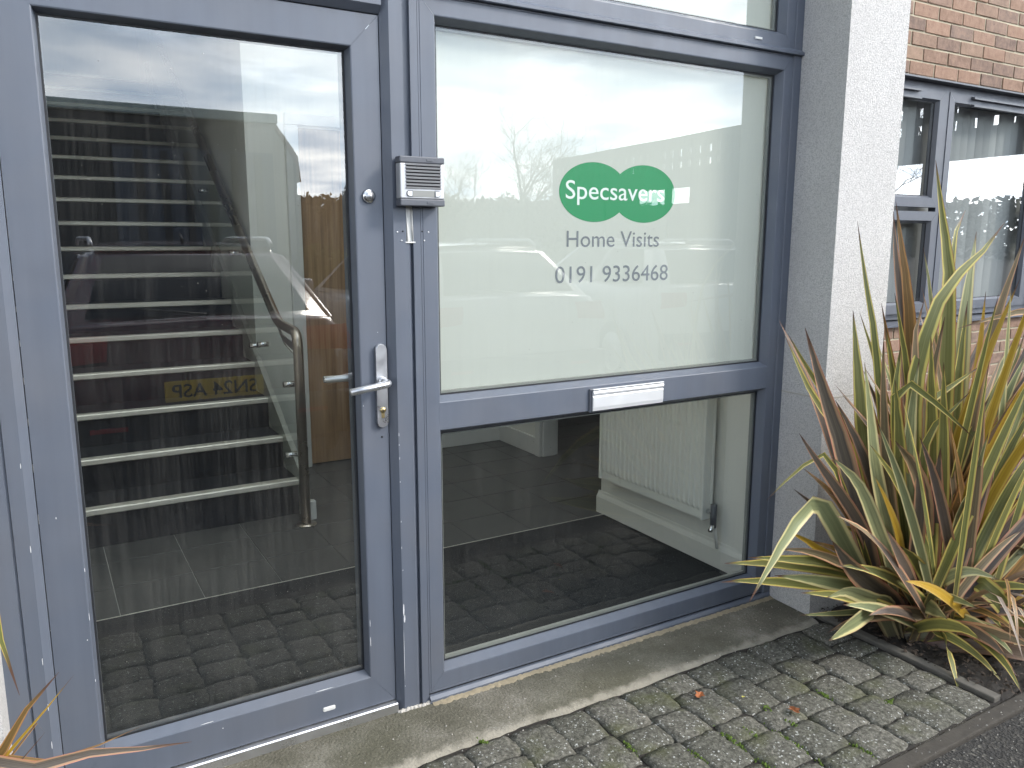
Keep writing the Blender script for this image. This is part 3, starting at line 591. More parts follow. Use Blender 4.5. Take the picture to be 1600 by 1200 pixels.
# skirtings
def skirting(pts_axis, *a): pass
prism('skirting', [(2.457, 0), (2.4745, 0), (2.4745, .116), (2.4715, .116), (2.469, .104), (2.462, .094), (2.457, .084)], 'y', .108, 1.186, M['white_paint'], bld)
box('skirting', 2.26, 2.782, 0, 2.80, 2.80, .12, M['white_plastic'], bld, .003)
box('skirting', 2.782, 2.30, 0, 2.80, 2.782, .12, M['white_plastic'], bld, .003)
box('skirting', 1.25, 2.782, 0, 1.345, 2.80, .12, M['white_plastic'], bld, .003)
for a, b in ((2.775, 2.80), (2.90, 2.925)): box('door_casing', a, 2.245, 0, b, 2.30, 2.1, M['white_plastic'], bld, .004)
box('door_casing', 2.80, 2.235, 0, 2.90, 2.26, 2.1, M['white_plastic'], bld, .004)
mt = box('entrance_mat', -.098, .07, -.004, 2.455, 1.116, .0035, M['matting'], None, .001); tag(mt, 'dark ribbed entrance matting filling the floor behind the glass', 'mat')
for y0 in (1.117,): box('mat_trim', -.098, y0, -.004, 2.455, y0+.004, .0045, M['nosing'], mt, 0)

# wooden inner door
wd = thing('wooden_door', 'oak veneered inner door beyond the foot of the stairs', 'door', (1.82, 2.83, 0))
put(box('leaf', 1.425, 2.815, .008, 2.225, 2.86, 2.066, M['wood'], None, .003), wd)
for a, b in ((1.345, 1.421), (2.229, 2.305)): put(box('casing', a, 2.775, 0, b, 2.86, 2.07, M['white_plastic'], None, .004), wd)
put(box('casing', 1.345, 2.776, 2.071, 2.305, 2.86, 2.14, M['white_plastic'], None, .004), wd)
for z in (.30, 1.0, 1.75): put(box('hinge', 1.417, 2.805, z-.05, 1.429, 2.816, z+.05, M['steel'], None, .001), wd)
hd = put(box('handle_plate', 2.13, 2.806, .92, 2.17, 2.815, 1.12, M['steel'], None, .002), wd); put(tube('lever', rounded([(2.15, 2.806, 1.03), (2.15, 2.76, 1.03), (2.03, 2.76, 1.03)], .015), .009, M['steel']), wd)

# ---------------------------------------------------------------- staircase
st = thing('staircase', 'dark carpeted staircase with pale metal nosings rising behind the door', 'stairs', (.5, 1.95, 0))
RISE, GO, Y0, ZB = .168, .280, 1.945, .018
for k in range(17):
    z = ZB+RISE*(k+1); y = Y0+GO*k
    put(box('riser', -.10, y, max(0, z-RISE-.02), 1.10, y+.02, z-.012, M['carpet'], None, 0), st)
    put(box('tread', -.10, y-.012, z-.012, 1.10, y+GO+.02, z-.0005, M['carpet'], None, 0), st)
    put(prism('nosing', [(y-.020, z-.022), (y-.012, z-.027), (y-.012, z-.004), (y+.036, z+.0), (y+.036, z+.003), (y-.016, z+.003), (y-.020, z-.002)], 'x', -.098, 1.098, M['nosing'], None), st)
sl_ = RISE/GO
def pitch(y): return ZB+RISE+(y-Y0)*sl_
for xa, xb, nm in ((1.10, 1.128, 'string'),):
    ys = (Y0-.10, Y0-.02, 6.6)
    put(prism(nm, [(ys[0], 0), (ys[0], .12), (ys[1], .235), (ys[2], pitch(ys[2])+.085), (ys[2], pitch(ys[2])-.30), (Y0+.30, 0)], 'x', xa, xb, M['cream_paint'], None), st)
put(box('string_foot', 1.104, Y0-.135, 0, 1.15, Y0-.101, .10, M['white_plastic'], None, .004), st)
# balustrade: glass panel, rail that turns down into a newel
ba = thing('balustrade', 'frameless glass stair balustrade with bronze tinted steel handrail and post', 'balustrade', (1.09, 1.80, 0))
def ral(y): return .985+(y-2.12)*.597
put(tube('handrail', rounded([(1.085, 6.2, ral(6.2)), (1.085, 2.13, .985), (1.082, 1.775, .965), (1.080, 1.760, .0)], .07, 7), .0245, M['stainless'], None, 16), ba)
put(tube('base_plate', [(1.080, 1.760, .0), (1.080, 1.760, .007)], .05, M['stainless'], None, 24), ba)
gy0 = 1.865
gp = [(gy0, .10), (gy0, .84), (2.06, .88), (6.1, ral(6.1)-.065), (6.1, pitch(6.1)-.02), (Y0+.05, .10)]
put(mesh('glass_panel', [(1.094, y, z) for y, z in gp], [tuple(range(len(gp)))], M['glass_clean'], None), ba)
put(tube('glass_edge', [(1.094, gy0, .10), (1.094, gy0, .84), (1.094, 2.06, .88), (1.094, 6.1, ral(6.1)-.065)], .0035, M['spacer'], None, 6), ba)
put(prism('rail_bracket', [(1.80, .86), (2.04, .90), (3.4, ral(3.4)-.075), (3.4, ral(3.4)-.055), (2.06, .93), (1.80, .905)], 'x', 1.080, 1.088, M['steel'], None), ba)
for y, z in ((2.02, .30), (1.99, .68), (2.5, .83), (3.1, 1.33), (2.7, .80), (4.0, 1.75)):
    put(tube('standoff_bolt', [(1.060, y, z), (1.118, y, z)], .016, M['chrome'], None, 16), ba)

# ---------------------------------------------------------------- radiator
ra = thing('radiator', 'white ribbed panel radiator seen through the lower window', 'radiator', (2.41, .7, .24))
put(box('wall_bracket', 2.446, .5, .3, 2.4745, .53, .7, M['radiator'], None, .001), ra)
put(box('back_panel', 2.425, .335, .225, 2.445, 1.075, .80, M['radiator'], None, .004), ra)
n = 22; y0, y1 = .352, 1.058; pz0, pz1 = .225, .80; vs = []; fs = []; P_ = []
for k in range(n):
    c = y0+(y1-y0)*(k+.5)/n; h = (y1-y0)/n
    P_ += [(c-h*.48, 0), (c-h*.30, 0), (c-h*.16, .0075), (c+h*.16, .0075), (c+h*.30, 0)]
P_.append((y1, 0))
P_ = [(y0, 0)]+P_
for (yy, d) in P_: vs += [(2.392, yy, pz0), (2.392, yy, pz0+.035), (2.392-d, yy, pz0+.055), (2.392-d, yy, pz1-.055), (2.392, yy, pz1-.035), (2.392, yy, pz1)]
for k in range(len(P_)-1):
    for j in range(5): a = k*6+j; fs.append((a, a+1, a+7, a+6))
put(mesh('front_panel', vs, fs, M['radiator'], None), ra)
for a, b in ((.335, .351), (1.059, 1.075)): put(box('end_cover', 2.383, a, .222, 2.4249, b, .803, M['radiator'], None, .004, 2), ra)
put(box('top_grille', 2.386, .3515, .795, 2.4245, 1.0585, .806, M['radiator'], None, .002), ra)
vv = put(tube('valve', [(2.415, .335, .262), (2.415, .292, .262)], .011, M['chrome'], None, 12), ra)
put(tube('valve_body', [(2.415, .300, .300), (2.415, .300, .20)], .014, M['bluegrey_plastic'], None, 12), ra)
put(tube('valve_cap', [(2.415, .300, .215), (2.385, .285, .190)], .010, M['chrome'], None, 10), ra)
put(tube('pipe', [(2.425, .300, .20), (2.44, .295, .10)], .0075, M['white_plastic'], None, 10), ra)
# ---------------------------------------------------------------- fixed glazing frame
F = M['frame']
gs = thing('glazed_screen', 'blue grey aluminium glazed screen with a frosted window above a clear one', 'window', (1.6, .02, 0))
def scr(o): return put(o, gs)
ZT = 5.2
# left jamb and mullion as extruded profiles (x, y)
scr(prism('jamb', [(-.137, .09), (-.137, -.002), (-.094, -.002), (-.0925, .004), (-.089, .004), (-.0875, 0), (-.056, 0), (-.037, .020), (-.037, .09)], 'z', -.004, ZT, F, None))
scr(prism('mullion', [(.842, .09), (.842, .021), (.861, 0), (.8985, 0), (.8985, .012), (.9195, .012), (.9195, 0), (.9415, 0), (.9415, .09)], 'z', -.004, ZT, F, None))
scr(prism('mullion_cover', [(.8995, .0119), (.8995, .002), (.906, .002), (.9185, .0119)], 'z', .0, 1.40, F, None))
scr(prism('door_head', [(.005, 1.990), (.021, 1.988), (0, 2.006), (0, 2.052), (.09, 2.052), (.09, 1.990)][1:], 'x', -.0365, .8415, F, None))
scr(prism('ledge', [(-.014, 2.0535), (-.016, 2.0555), (-.016, 2.064), (-.004, 2.0735), (.06, 2.0735), (.06, 2.0535)], 'x', .9425, 2.4365, F, None))
scr(prism('door_ledge', [(0, 2.0535), (0, 2.115), (.06, 2.115), (.06, 2.0535)], 'x', -.0365, .8415, F, None))
scr(pane('added_overdoor_pane', -.036, 2.115, .842, 5.15, .0365, M['glass_win'], None))  # glazing added out of view to let more daylight inside
scr(pane('added_upper_pane', .95, 2.80, 2.39, 5.15, .0365, M['glass_win'], None))  # same above the transom: unseen pane added to light the interior
scr(box('head', -.136, .0, 5.15, 2.436, .08, 5.3, F, None, 0)); scr(box('upper_rail', .9425, .0, 2.796, 2.397, .08, 2.86, F, None, 0))  # framing for the added upper panes
# main window: outer frame (mitred), glazing rebates
def rects(*a): return list(a)
X0, X1 = .9425, 2.397
ring([(X0, .030, X1, 2.0525, .08), (X0, .030, X1, 2.0525, .0), (.9475, .0345, 2.393, 2.048, .0), (.9485, .0355, 2.392, 2.047, .0015), (.9495, .0365, 2.391, 2.046, 0), (.990, .087, 2.359, 2.003, 0), (.993, .090, 2.356, 2.000, .001), (1.008, .104, 2.343, 1.987, .030), (1.008, .104, 2.343, 1.987, .046)], F, gs, ('window_stile', 'window_rail'))
for o in gs.children:
    if o.name.startswith('window_'): put(o, gs)
scr(prism('window_jamb', [(2.398, .09), (2.398, .004), (2.402, -.004), (2.4365, -.004), (2.4365, .09)], 'z', -.004, ZT, F, None))
scr(prism('midrail', [(.046, .955), (.030, .9545), (.001, .9405), (0, .938), (0, .8585), (.001, .8565), (.030, .842), (.046, .8415)], 'x', .9915, 2.3575, F, None))
scr(prism('sill', [(.05, 0), (-.012, -.002), (-.012, .012), (-.004, .0215), (.05, .0255)], 'x', .9425, 2.43, F, None))
scr(box('sill_gasket', .945, .004, .0235, 2.395, .03, .0305, M['rubber'], None, 0))
# transom light
ring([(X0, 2.0745, X1, 2.795, .08), (X0, 2.0745, X1, 2.795, 0), (.990, 2.113, 2.359, 2.76, 0), (.993, 2.116, 2.356, 2.757, .001), (1.008, 2.131, 2.343, 2.745, .030), (1.008, 2.131, 2.343, 2.745, .046)], F, gs, ('transom_stile', 'transom_rail'))
for o in list(gs.children):
    if o.name.startswith('transom_'): put(o, gs)
GW = .0365
for (x0, z0, x1, z1, nm, fl) in ((1.006, .953, 2.345, 1.989, 'frosted_pane', 1), (1.006, .102, 2.345, .8435, 'clear_pane', 0), (1.006, 2.129, 2.345, 2.747, 'transom_pane', 1)):
    p = scr(pane(nm, x0, z0, x1, z1, GW, M['glass_win'], None))
    put(strip_ring('gasket', x0-.001, z0-.001, x1+.001, z1+.001, .0075, GW-.002, GW+.0005, M['rubber'], None), gs)
    put(strip_ring('spacer_bar', x0+.001, z0+.001, x1-.001, z1-.001, .011, GW+.006, GW+.018, M['spacer'], None), gs)
    if fl:
        put(pane('privacy_film', x0, z0, x1, z1, GW+.0215, M['film'], None), gs)
scr(box('drain_cap', 2.20, -.0035, 2.086, 2.235, .001, 2.094, M['white_plastic'], None, .001))
# scuffs: bare chips along the mullion arris and mortar bead at its foot
rc_ = random.Random(11)
def chip(x, y, z, w, h, par=gs):
    n = 7; pts = [(x+math.cos(2*math.pi*k/n)*w*rc_.uniform(.6, 1.1), y, z+math.sin(2*math.pi*k/n)*h*rc_.uniform(.7, 1.1)) for k in range(n)]
    return put(mesh('paint_chip', pts, [tuple(range(n))], M['paint_chip'], None), par)
chip(.864, -.0006, .325, .0022, .022); chip(.866, -.0006, .295, .0026, .014); chip(.8625, -.0006, .18, .0006, .09)
for z in (.08, .45, .52, .60, .72, .79, .83, .86): chip(.862+rc_.uniform(0, .003), -.0006, z, .0008, rc_.uniform(.002, .006))
for z in (.2, .3, .42, .7, .9): chip(-.0575+rc_.uniform(-.002, .001), -.0006, z, .0009, rc_.uniform(.004, .012))
bm = bmesh.new(); rq = random.Random(2)
for q in range(46):
    x_ = .842+.102*q/45; r_ = rq.uniform(.004, .008); bmesh.ops.create_icosphere(bm, subdivisions=1, radius=r_, matrix=Matrix.Translation((x_, -.003+rq.uniform(-.004, .003), rq.uniform(-.001, .003))))
scr(frombm('mortar_bead', bm, M['sealant'], None, True))
vs = []; fs = []; N_ = 220
for q in range(N_+1):
    x_ = .946+1.486*q/N_; o1 = rq.uniform(-.004, .003); o2 = rq.uniform(-.002, .002)
    vs += [(x_, -.0105, .0065+o2), (x_, -.017+o1*.5, .0055+o2), (x_, -.027+o1*1.4, .0028+o2*.5), (x_, -.034+o1*1.8, -.002)]
for q in range(N_):
    for j in range(3): k0 = 4*q+j; fs.append((k0, k0+1, k0+5, k0+4))
scr(mesh('mortar_fillet', vs, fs, M['fillet'], None, True))
# ---------------------------------------------------------------- entrance door
dr = thing('entrance_door', 'blue grey aluminium entrance door with one full height glass pane', 'door', (.40, .03, 0))
ring([(-.035, .034, .839, 1.984, .075), (-.035, .034, .839, 1.984, .020), (.047, .126, .764, 1.903, .020), (.050, .129, .761, 1.900, .0215), (.0575, .142, .7545, 1.8935, .048), (.0575, .142, .7545, 1.8935, .075)], F, dr, ('stile', 'rail'))
for o in list(dr.children): put(o, dr)
GD = .0525
put(pane('pane', .056, .140, .756, 1.895, GD, M['glass'], None), dr)
put(strip_ring('gasket', .0555, .1395, .7565, 1.8955, .007, GD-.003, GD+.0005, M['rubber'], None), dr)
put(strip_ring('spacer_bar', .058, .142, .754, 1.893, .006, GD+.006, GD+.018, M['bluegrey_plastic'], None), dr)
put(strip_ring('inner_frame', -.02, .05, .825, 1.97, .075, .0755, .09, F, None), dr)
th = struct(box('door_threshold', -.136, .0, -.006, .8415, .07, .031, M['steel'], None, .003)); th['label'] = 'low worn aluminium threshold strip under the door'
put(box('drain_cap', .615, .017, .062, .652, .0215, .075, M['white_plastic'], None, .003), dr)
for (x_, z_, w_, h_) in ((.0485, .50, .0008, .012), (.0485, .62, .001, .006), (.0485, .33, .0008, .004), (.7655, .30, .0008, .012), (.7655, .24, .001, .02), (.04, .44, .0015, .002), (.0, .76, .001, .003), (.766, .95, .001, .002), (.30, .131, .02, .0012), (.62, .131, .03, .0015)):
    chip(x_, .0193, z_, w_, h_, dr)
# lever handle on a long rounded plate
def capsule(x, z0, z1, w, n=10):
    r = w/2; p = []
    for k in range(n+1): a = math.pi*k/n; p.append((x+r*math.cos(a), z1-r+r*math.sin(a)))
    for k in range(n+1): a = math.pi+math.pi*k/n; p.append((x+r*math.cos(a), z0+r+r*math.sin(a)))
    return p
hx = .819
hp = put(prism('handle_plate', capsule(hx, .884, 1.122, .032), 'y', .0075, .0195, M['steel'], None, .0012), dr)
lev = rounded([(hx, .010, 1.018), (hx+.002, -.046, 1.018), (hx-.040, -.050, 1.014), (hx-.112, -.048, 1.004)], .018, 6)
lv = tube('lever', lev, .0098, M['steel'], None, 16); put(lv, dr)
put(tube('lever_collar', [(hx, .008, 1.018), (hx, -.004, 1.018)], .0125, M['steel'], None, 20), dr)
put(tube('lock_cylinder', [(hx, .009, .935), (hx, .0045, .935)], .0085, M['brass'], None, 18), dr)
put(box('lock_cylinder_tail', hx-.005, .0045, .912, hx+.005, .009, .930, M['brass'], None, .002), dr)
put(box('keyhole', hx-.001, .0040, .930, hx+.001, .0047, .940, M['dark'], None, 0), dr)
il = rounded([(.80, .076, 1.012), (.80, .125, 1.012), (.690, .125, 1.016)], .015, 5)
put(tube('inside_lever', il, .0098, M['steel'], None, 14), dr)
put(tube('rim_lock', [(.800, .0195, 1.522), (.800, .012, 1.522)], .0195, M['chrome'], None, 28, .017), dr)
put(tube('rim_lock_core', [(.800, .0125, 1.522), (.800, .0095, 1.522)], .0115, M['steel'], None, 24), dr)
put(box('rim_keyhole', .799, .0088, 1.515, .801, .0098, 1.527, M['dark'], None, 0), dr)
put(tube('screw_hole', [(hx, .0197, .855), (hx, .0190, .855)], .003, M['dark'], None, 10), dr)
# ---------------------------------------------------------------- letter plate
lp = thing('letter_plate', 'silver letter flap on the middle rail of the window', 'letterbox', (1.68, 0, .855))
put(box('surround', 1.527, -.007, .852, 1.838, -.0005, .931, M['bluegrey_plastic'], None, .003, 2), lp)
vs = [(-.0075, .857), (-.0125, .858), (-.0145, .870), (-.0145, .904), (-.012, .907), (-.012, .911), (-.016, .913), (-.017, .918), (-.015, .924), (-.0075, .926)]
put(prism('flap', vs, 'x', 1.536, 1.833, M['silverplate'], None), lp)
put(box('hinge_bar', 1.535, -.0165, .9275, 1.834, -.0075, .9305, M['silverplate'], None, .001), lp)
# ---------------------------------------------------------------- intercom
ic = thing('intercom', 'grey door entry intercom with slatted speaker grille fixed on the mullion', 'intercom', (.94, 0, 1.49))
k_ = .985
ix0, ix1, iz0, iz1, iy = .866, .998, 1.497, 1.627, -.040
put(box('backbox', ix0+.004, iy+.003, iz0+.002, ix1-.004, -.0005, iz1-.002, M['bluegrey_plastic'], None, .003), ic)
put(box('body', ix0+.001, iy, iz0+.019, ix1-.001, iy+.031, iz1-.018, M['silver_plastic'], None, .003, 2), ic)
put(box('top_cap', ix0, iy-.0015, iz1-.0175, ix1, iy+.032, iz1, M['bluegrey_plastic'], None, .003, 2), ic)
put(box('bottom_cap', ix0, iy-.0015, iz0, ix1, iy+.032, iz0+.0185, M['bluegrey_plastic'], None, .003, 2), ic)
gx0, gx1 = ix0+.018, ix1-.013
put(box('grille_recess', gx0, iy-.0004, iz0+.047, gx1, iy+.002, iz1-.022, M['dark'], None, 0), ic)
for q in range(8):
    z = iz0+.047+(iz1-.022-iz0-.047)*(q)/7
    put(prism('grille_slat', [(iy+.001, z-.0012), (iy-.0030, z-.0016), (iy-.0045, z+.0022), (iy-.0025, z+.0030), (iy+.001, z+.0028)], 'x', gx0-.001, gx1+.001, M['silver_plastic'], None), ic)
put(box('name_label', gx0+.018, iy-.0010, iz0+.024, gx1-.017, iy+.002, iz0+.041, M['spacer'], None, .0005), ic)
for a, b in ((gx0, gx0+.019), (gx1-.019, gx1)):
    fl = 1 if a > gx0 else -1
    def dshape(h, e): r_ = h/2; cx = (a+b)/2+fl*(.0095-r_-e); return [(cx-fl*(.0095-e), iz0+.0325-r_), (cx-fl*(.0095-e), iz0+.0325+r_)]+[(cx+fl*r_*math.cos(q*math.pi/10), iz0+.0325+r_*math.sin(q*math.pi/10)) for q in range(5, -6, -1)]
    put(prism('button_bezel', dshape(.0175, 0), 'y', iy-.0012, iy+.001, M['bluegrey_plastic'], None), ic)
    put(prism('button', dshape(.0125, .002), 'y', iy-.0036, iy-.0011, M['silverplate'], None, 0), ic)
for z in (iz1-.009, iz0+.009): put(box('cap_catch', .944, iy-.0030, z-.003, .963, iy-.0014, z+.003, M['bluegrey_plastic'], None, .0006), ic)
ch = thing('cable_channel', 'short pale cable channel with two white cables below the intercom', 'cable', (.915, 0, 1.4))
put(box('channel', .9005, .0035, 1.402, .9185, .0115, 1.499, M['white_plastic'], None, .001), ch)
for x_ in (.9005, .9165): put(tube('cable', [(x_-.001, -.0005, 1.50), (x_, -.0008, 1.45), (x_+.002, .0005, 1.402)], .0016, M['white_plastic'], None, 8), ch)
put(box('cut_edge', .895, -.0015, 1.398, .925, .001, 1.402, M['white_plastic'], None, .0005), ch)
for (x_, z_) in ((.872, 1.428), (.884, 1.405), (.952, 1.405), (.965, 1.428), (.946, 1.43), (.888, 1.43)): put(tube('screw_hole', [(x_, .0004, z_), (x_, -.0012, z_)], .0022, M['paint_chip'] if z_ < 1.429 else M['dark'], None, 8), ch)
# ---------------------------------------------------------------- sign
YS = GW+.0205
sg = thing('window_sign', 'green double oval logo with white lettering over grey lines on the frosted pane', 'sign', (1.66, YS, 1.27))
kk = (CAMD+YS)/CAMD
def on(x, z): return (x*kk, CAMH+(z-CAMH)*kk)
def ell(cx, a, sgn, N=48):
    b = .091; c0 = math.acos(.80); p = []
    for k in range(N+1):
        t_ = c0+(2*math.pi-2*c0)*k/N
        p.append((cx+sgn*math.cos(t_)*a, 1.554+b*math.sin(t_)*1.0))
    return p
L_ = ell(1.535, .132, 1); Rr = ell(1.735, .132, -1)
poly = [on(*q) for q in L_]+[on(*q) for q in Rr[::-1]]
def flat(name, poly, y, mat, par):
    bm = bmesh.new(); vs = [bm.verts.new((x, y, z)) for x, z in poly]
    f = bm.faces.new(vs); bmesh.ops.triangulate(bm, faces=[f]); return put(frombm(name, bm, mat, None), par)
lo1 = flat('logo_oval', [on(*q) for q in L_], YS+.0004, M['green_vinyl'], sg); lo2 = flat('logo_oval', [on(*q) for q in Rr], YS+.0007, M['green_vinyl'], sg)
def text(name, s, x0, x1, zbase, cap, y, mat, par, capref='H', bold=0):
    cu = bpy.data.curves.new(name, 'FONT'); cu.body = s; cu.size = 1; cu.offset = bold; cu.resolution_u = 4
    o = bpy.data.objects.new(name, cu); COL.objects.link(o)
    cu2 = bpy.data.curves.new('ref', 'FONT'); cu2.body = capref; o2 = bpy.data.objects.new('ref', cu2); COL.objects.link(o2)
    dg = bpy.context.evaluated_depsgraph_get(); dg.update()
    me = bpy.data.meshes.new_from_object(o.evaluated_get(dg)); mr = bpy.data.meshes.new_from_object(o2.evaluated_get(dg))
    hh = max(v.co.y for v in mr.vertices)-min(v.co.y for v in mr.vertices)
    xa = min(v.co.x for v in me.vertices); xb = max(v.co.x for v in me.vertices)
    bpy.data.objects.remove(o); bpy.data.objects.remove(o2); bpy.data.meshes.remove(mr)
    sx = (x1-x0)/(xb-xa); sz = cap/hh
    for v in me.vertices: v.co = Vector((x0+(v.co.x-xa)*sx, y, zbase+v.co.y*sz))
    me.materials.clear(); me.materials.append(mat); me.name = name
    r = bpy.data.objects.new(name, me); COL.objects.link(r); return put(r, par) if par is not None else r
text('logo_lettering', 'Specsavers', 1.466, 1.868, 1.536, .056, YS, M['white_vinyl'], sg, bold=.003)
text('service_lettering', 'Home Visits', 1.472, 1.853, 1.386, .050, YS, M['grey_vinyl'], sg)
text('phone_number', '0191 9336468', 1.430, 1.897, 1.272, .052, YS, M['grey_vinyl'], sg)
# ---------------------------------------------------------------- brick wing
YB = .76
bw = thing('brick_wall', 'red brown brick wing wall in stretcher bond with buff mortar', 'wall', (4.5, YB, 0))
WX0, WX1, WZ0, WZ1 = 3.45, 6.75, .925, 2.290
for (a, b, c, d) in ((2.753, 9.5, WZ1, 3.7), (2.753, 9.5, -.1, WZ0), (2.753, WX0, WZ0, WZ1), (WX1, 9.5, WZ0, WZ1)):
    o = put(box('mortar_core', a, YB+.0055, c, b, 1.015, d, M['mortar'], None, 0), bw)
bmesh_cache = []
for s in range(5):
    rb_ = random.Random(s); bm = bmesh.new(); bmbox(bm, -.1075, 0, -.0325, .1075, .05, .0325, .0025, 1)
    for v in bm.verts: v.co += Vector((rb_.uniform(-.0014, .0014), rb_.uniform(-.0015, .001), rb_.uniform(-.0014, .0014)))
    bmesh.ops.recalc_face_normals(bm, faces=bm.faces); me = bpy.data.meshes.new('brick'); bm.to_mesh(me); bm.free(); me.materials.append(M['brick']); bmesh_cache.append(me)
rb_ = random.Random(4)
def course(z, x0, x1, off):
    x = x0+off
    while x < x1:
        o = bpy.data.objects.new('brick', rb_.choice(bmesh_cache)); COL.objects.link(o); put(o, bw)
        o.location = (x+rb_.uniform(-.0015, .0015), YB+rb_.uniform(-.002, .0015), z+rb_.uniform(-.001, .001)); o.rotation_euler[1] = rb_.uniform(-.006, .006)
        x += .225
for k in range(10): course(2.290+.010+.0325+k*.075, 3.62, 6.6, .1125*(k % 2))
for k in range(8): course(WZ0-.008-.0325-k*.075, 3.0, 5.9, .1125*(k % 2))
for (a, b, c, d) in ((6.75, 9.5, 2.30, 3.7), (2.753, 3.5, 2.30, 3.7), (2.753, 2.88, .3, .92), (6.02, 9.5, .0, .92)):
    put(mesh('brick_face', [(a, YB, c), (b, YB, c), (b, YB, d), (a, YB, d)], [(0, 1, 2, 3)], M['brickfar'], None), bw)
put(box('lintel', WX0-.1, YB-.004, 2.2865, WX1+.1, YB+.09, 2.2965, M['bluegrey_plastic'], None, .001), bw)
F2 = M['frame2']; YF = .800
cw = thing('casement_window', 'slate grey casement window with vertical blinds in the brick wing', 'window', (5, YF, .93))
def cwp(o): return put(o, cw)
def light(x0, z0, x1, z1, bead=.012, sash=0.0):
    before = set(cw.children)
    y = YF-sash
    ring([(x0, z0, x1, z1, YF+.05), (x0, z0, x1, z1, y), (x0+.052, z0+.052, x1-.052, z1-.052, y), (x0+.052+bead, z0+.052+bead, x1-.052-bead, z1-.052-bead, y+.022), (x0+.052+bead, z0+.052+bead, x1-.052-bead, z1-.052-bead, y+.05)], F2, cw, ('sash_stile', 'sash_rail'))
    for o in set(cw.children)-before: put(o, cw)
    i = .052+bead
    cwp(pane('pane', x0+i-.002, z0+i-.002, x1-i+.002, z1-i+.002, y+.026, M['glass_far'], None))
    cwp(strip_ring('gasket', x0+i-.002, z0+i-.002, x1-i+.002, z1-i+.002, .006, y+.024, y+.0262, M['rubber'], None))
cwp(strip_ring('outer_frame', WX0+.002, WZ0+.03, WX1-.002, WZ1-.004, .034, YF+.012, YF+.06, F2, None))
cwp(prism('window_sill', [(.93, .955), (.73, .935), (.73, .922), (.93, .922)], 'x', WX0, WX1, F2, None))
ML = [(3.49, 4.60), (4.64, 5.66), (5.70, 6.71)]
for k, (a, b) in enumerate(ML):
    if k == 1: light(a, .99, b, 2.25)
    else: light(a, .99, b, 1.575, sash=.012); light(a, 1.60, b, 2.25, sash=.0)
for x_ in (4.62, 5.68): cwp(box('mullion', x_-.019, YF+.004, .99, x_+.019, YF+.05, 2.25, F2, None, .001))
for (a, b) in ML:
    c = (a+b)/2
    for z in (2.232, 2.190): 
        cwp(prism('trickle_vent', [(YF-.022, z-.006), (YF-.022, z+.004), (YF-.0005, z+.010), (YF-.0005, z-.006)], 'x', c-.30, c+.30, M['bluegrey_plastic'], None))
rbl = random.Random(8); x_ = 3.52
while x_ < 6.7:
    a = R(-16+rbl.uniform(-5, 5)); hw = .0445; dx = math.cos(a)*hw; dy = math.sin(a)*hw; c = .925
    n = 3; vs = []
    for q in range(n+1):
        s_ = -1+2*q/n; by = .004*(1-s_*s_)
        vs += [(x_+dx*s_, c+dy*s_-by, 1.0), (x_+dx*s_, c+dy*s_-by, 2.235)]
    cwp(mesh('blind_slat', vs, [(2*q, 2*q+2, 2*q+3, 2*q+1) for q in range(n)], M['blind'], None, True)); x_ += .078
cwp(box('blind_rail', 3.5, .90, 2.236, 6.7, .95, 2.27, M['white_plastic'], None, .002))

# ---------------------------------------------------------------- spiky plants
def catmull(P, n):
    P = [Vector(p) for p in P]; Q = [P[0]*2-P[1]]+P+[P[-1]*2-P[-2]]; segs = len(P)-1; res = []
    for i in range(n+1):
        t_ = i/n*segs; k = min(int(t_), segs-1); u = t_-k; a, b, c, d = Q[k:k+4]
        res.append(.5*((2*b)+(c-a)*u+(2*a-5*b+4*c-d)*u*u+(3*b-a-3*c+d)*u**3))
    return res
def leaf(P, w, kind, par, face, seg=13, fold=.30, twist=0.0, sharp=1.0):
    C = catmull(P, seg*3)
    # resample by length
    acc = [0]
    for a, b in zip(C, C[1:]): acc.append(acc[-1]+(b-a).length)
    T = acc[-1]; pts = []
    for i in range(seg+1):
        tt = T*i/seg; k = max(j for j in range(len(acc)) if acc[j] <= tt+1e-9); k = min(k, len(C)-2)
        u = (tt-acc[k])/max(1e-9, acc[k+1]-acc[k]); pts.append(C[k].lerp(C[k+1], u))
    vs = []; uv = []; fs = []
    for i, p in enumerate(pts):
        a = pts[max(0, i-1)]; b = pts[min(seg, i+1)]; t_ = (b-a).normalized(); v = i/seg
        d = Vector(face).normalized()
        s = t_.cross(d)
        if s.length < .15: s = t_.cross(Vector((.3, .2, 1)))
        s.normalize(); nrm = s.cross(t_).normalized()
        ang = twist*v; s2 = s*math.cos(ang)+nrm*math.sin(ang); n2 = s2.cross(t_).normalized()
        if n2.dot(d) < 0: n2 = -n2
        prof = (.62+.38*min(1, v/.35)) if v < .35 else (1.0 if v < .55 else max(.02, (1-((v-.55)/.45)**1.7)))
        hw = w/2*prof
        vs += [p-s2*hw+n2*hw*fold, p, p+s2*hw+n2*hw*fold]; uv += [(0, v), (.5, v), (1, v)]
    for i in range(seg):
        a = 3*i; fs += [(a, a+1, a+4, a+3), (a+1, a+2, a+5, a+4)]
    return put(mesh('leaf', vs, fs, LM[kind], None, True, uv), par)
rl = random.Random(17)
ph = thing('flax_plant', 'large spiky flax plant with green, bronze and yellow striped leaves by the pillar', 'plant', (2.75, -.46, 0))
for kind, w, P in HERO:
    leaf(P, w*1.18, kind, ph, (-.75+rl.uniform(-.5, .5), -1, .25+rl.uniform(-.3, .3)), 13, rl.uniform(.15, .4), rl.uniform(-.35, .35))
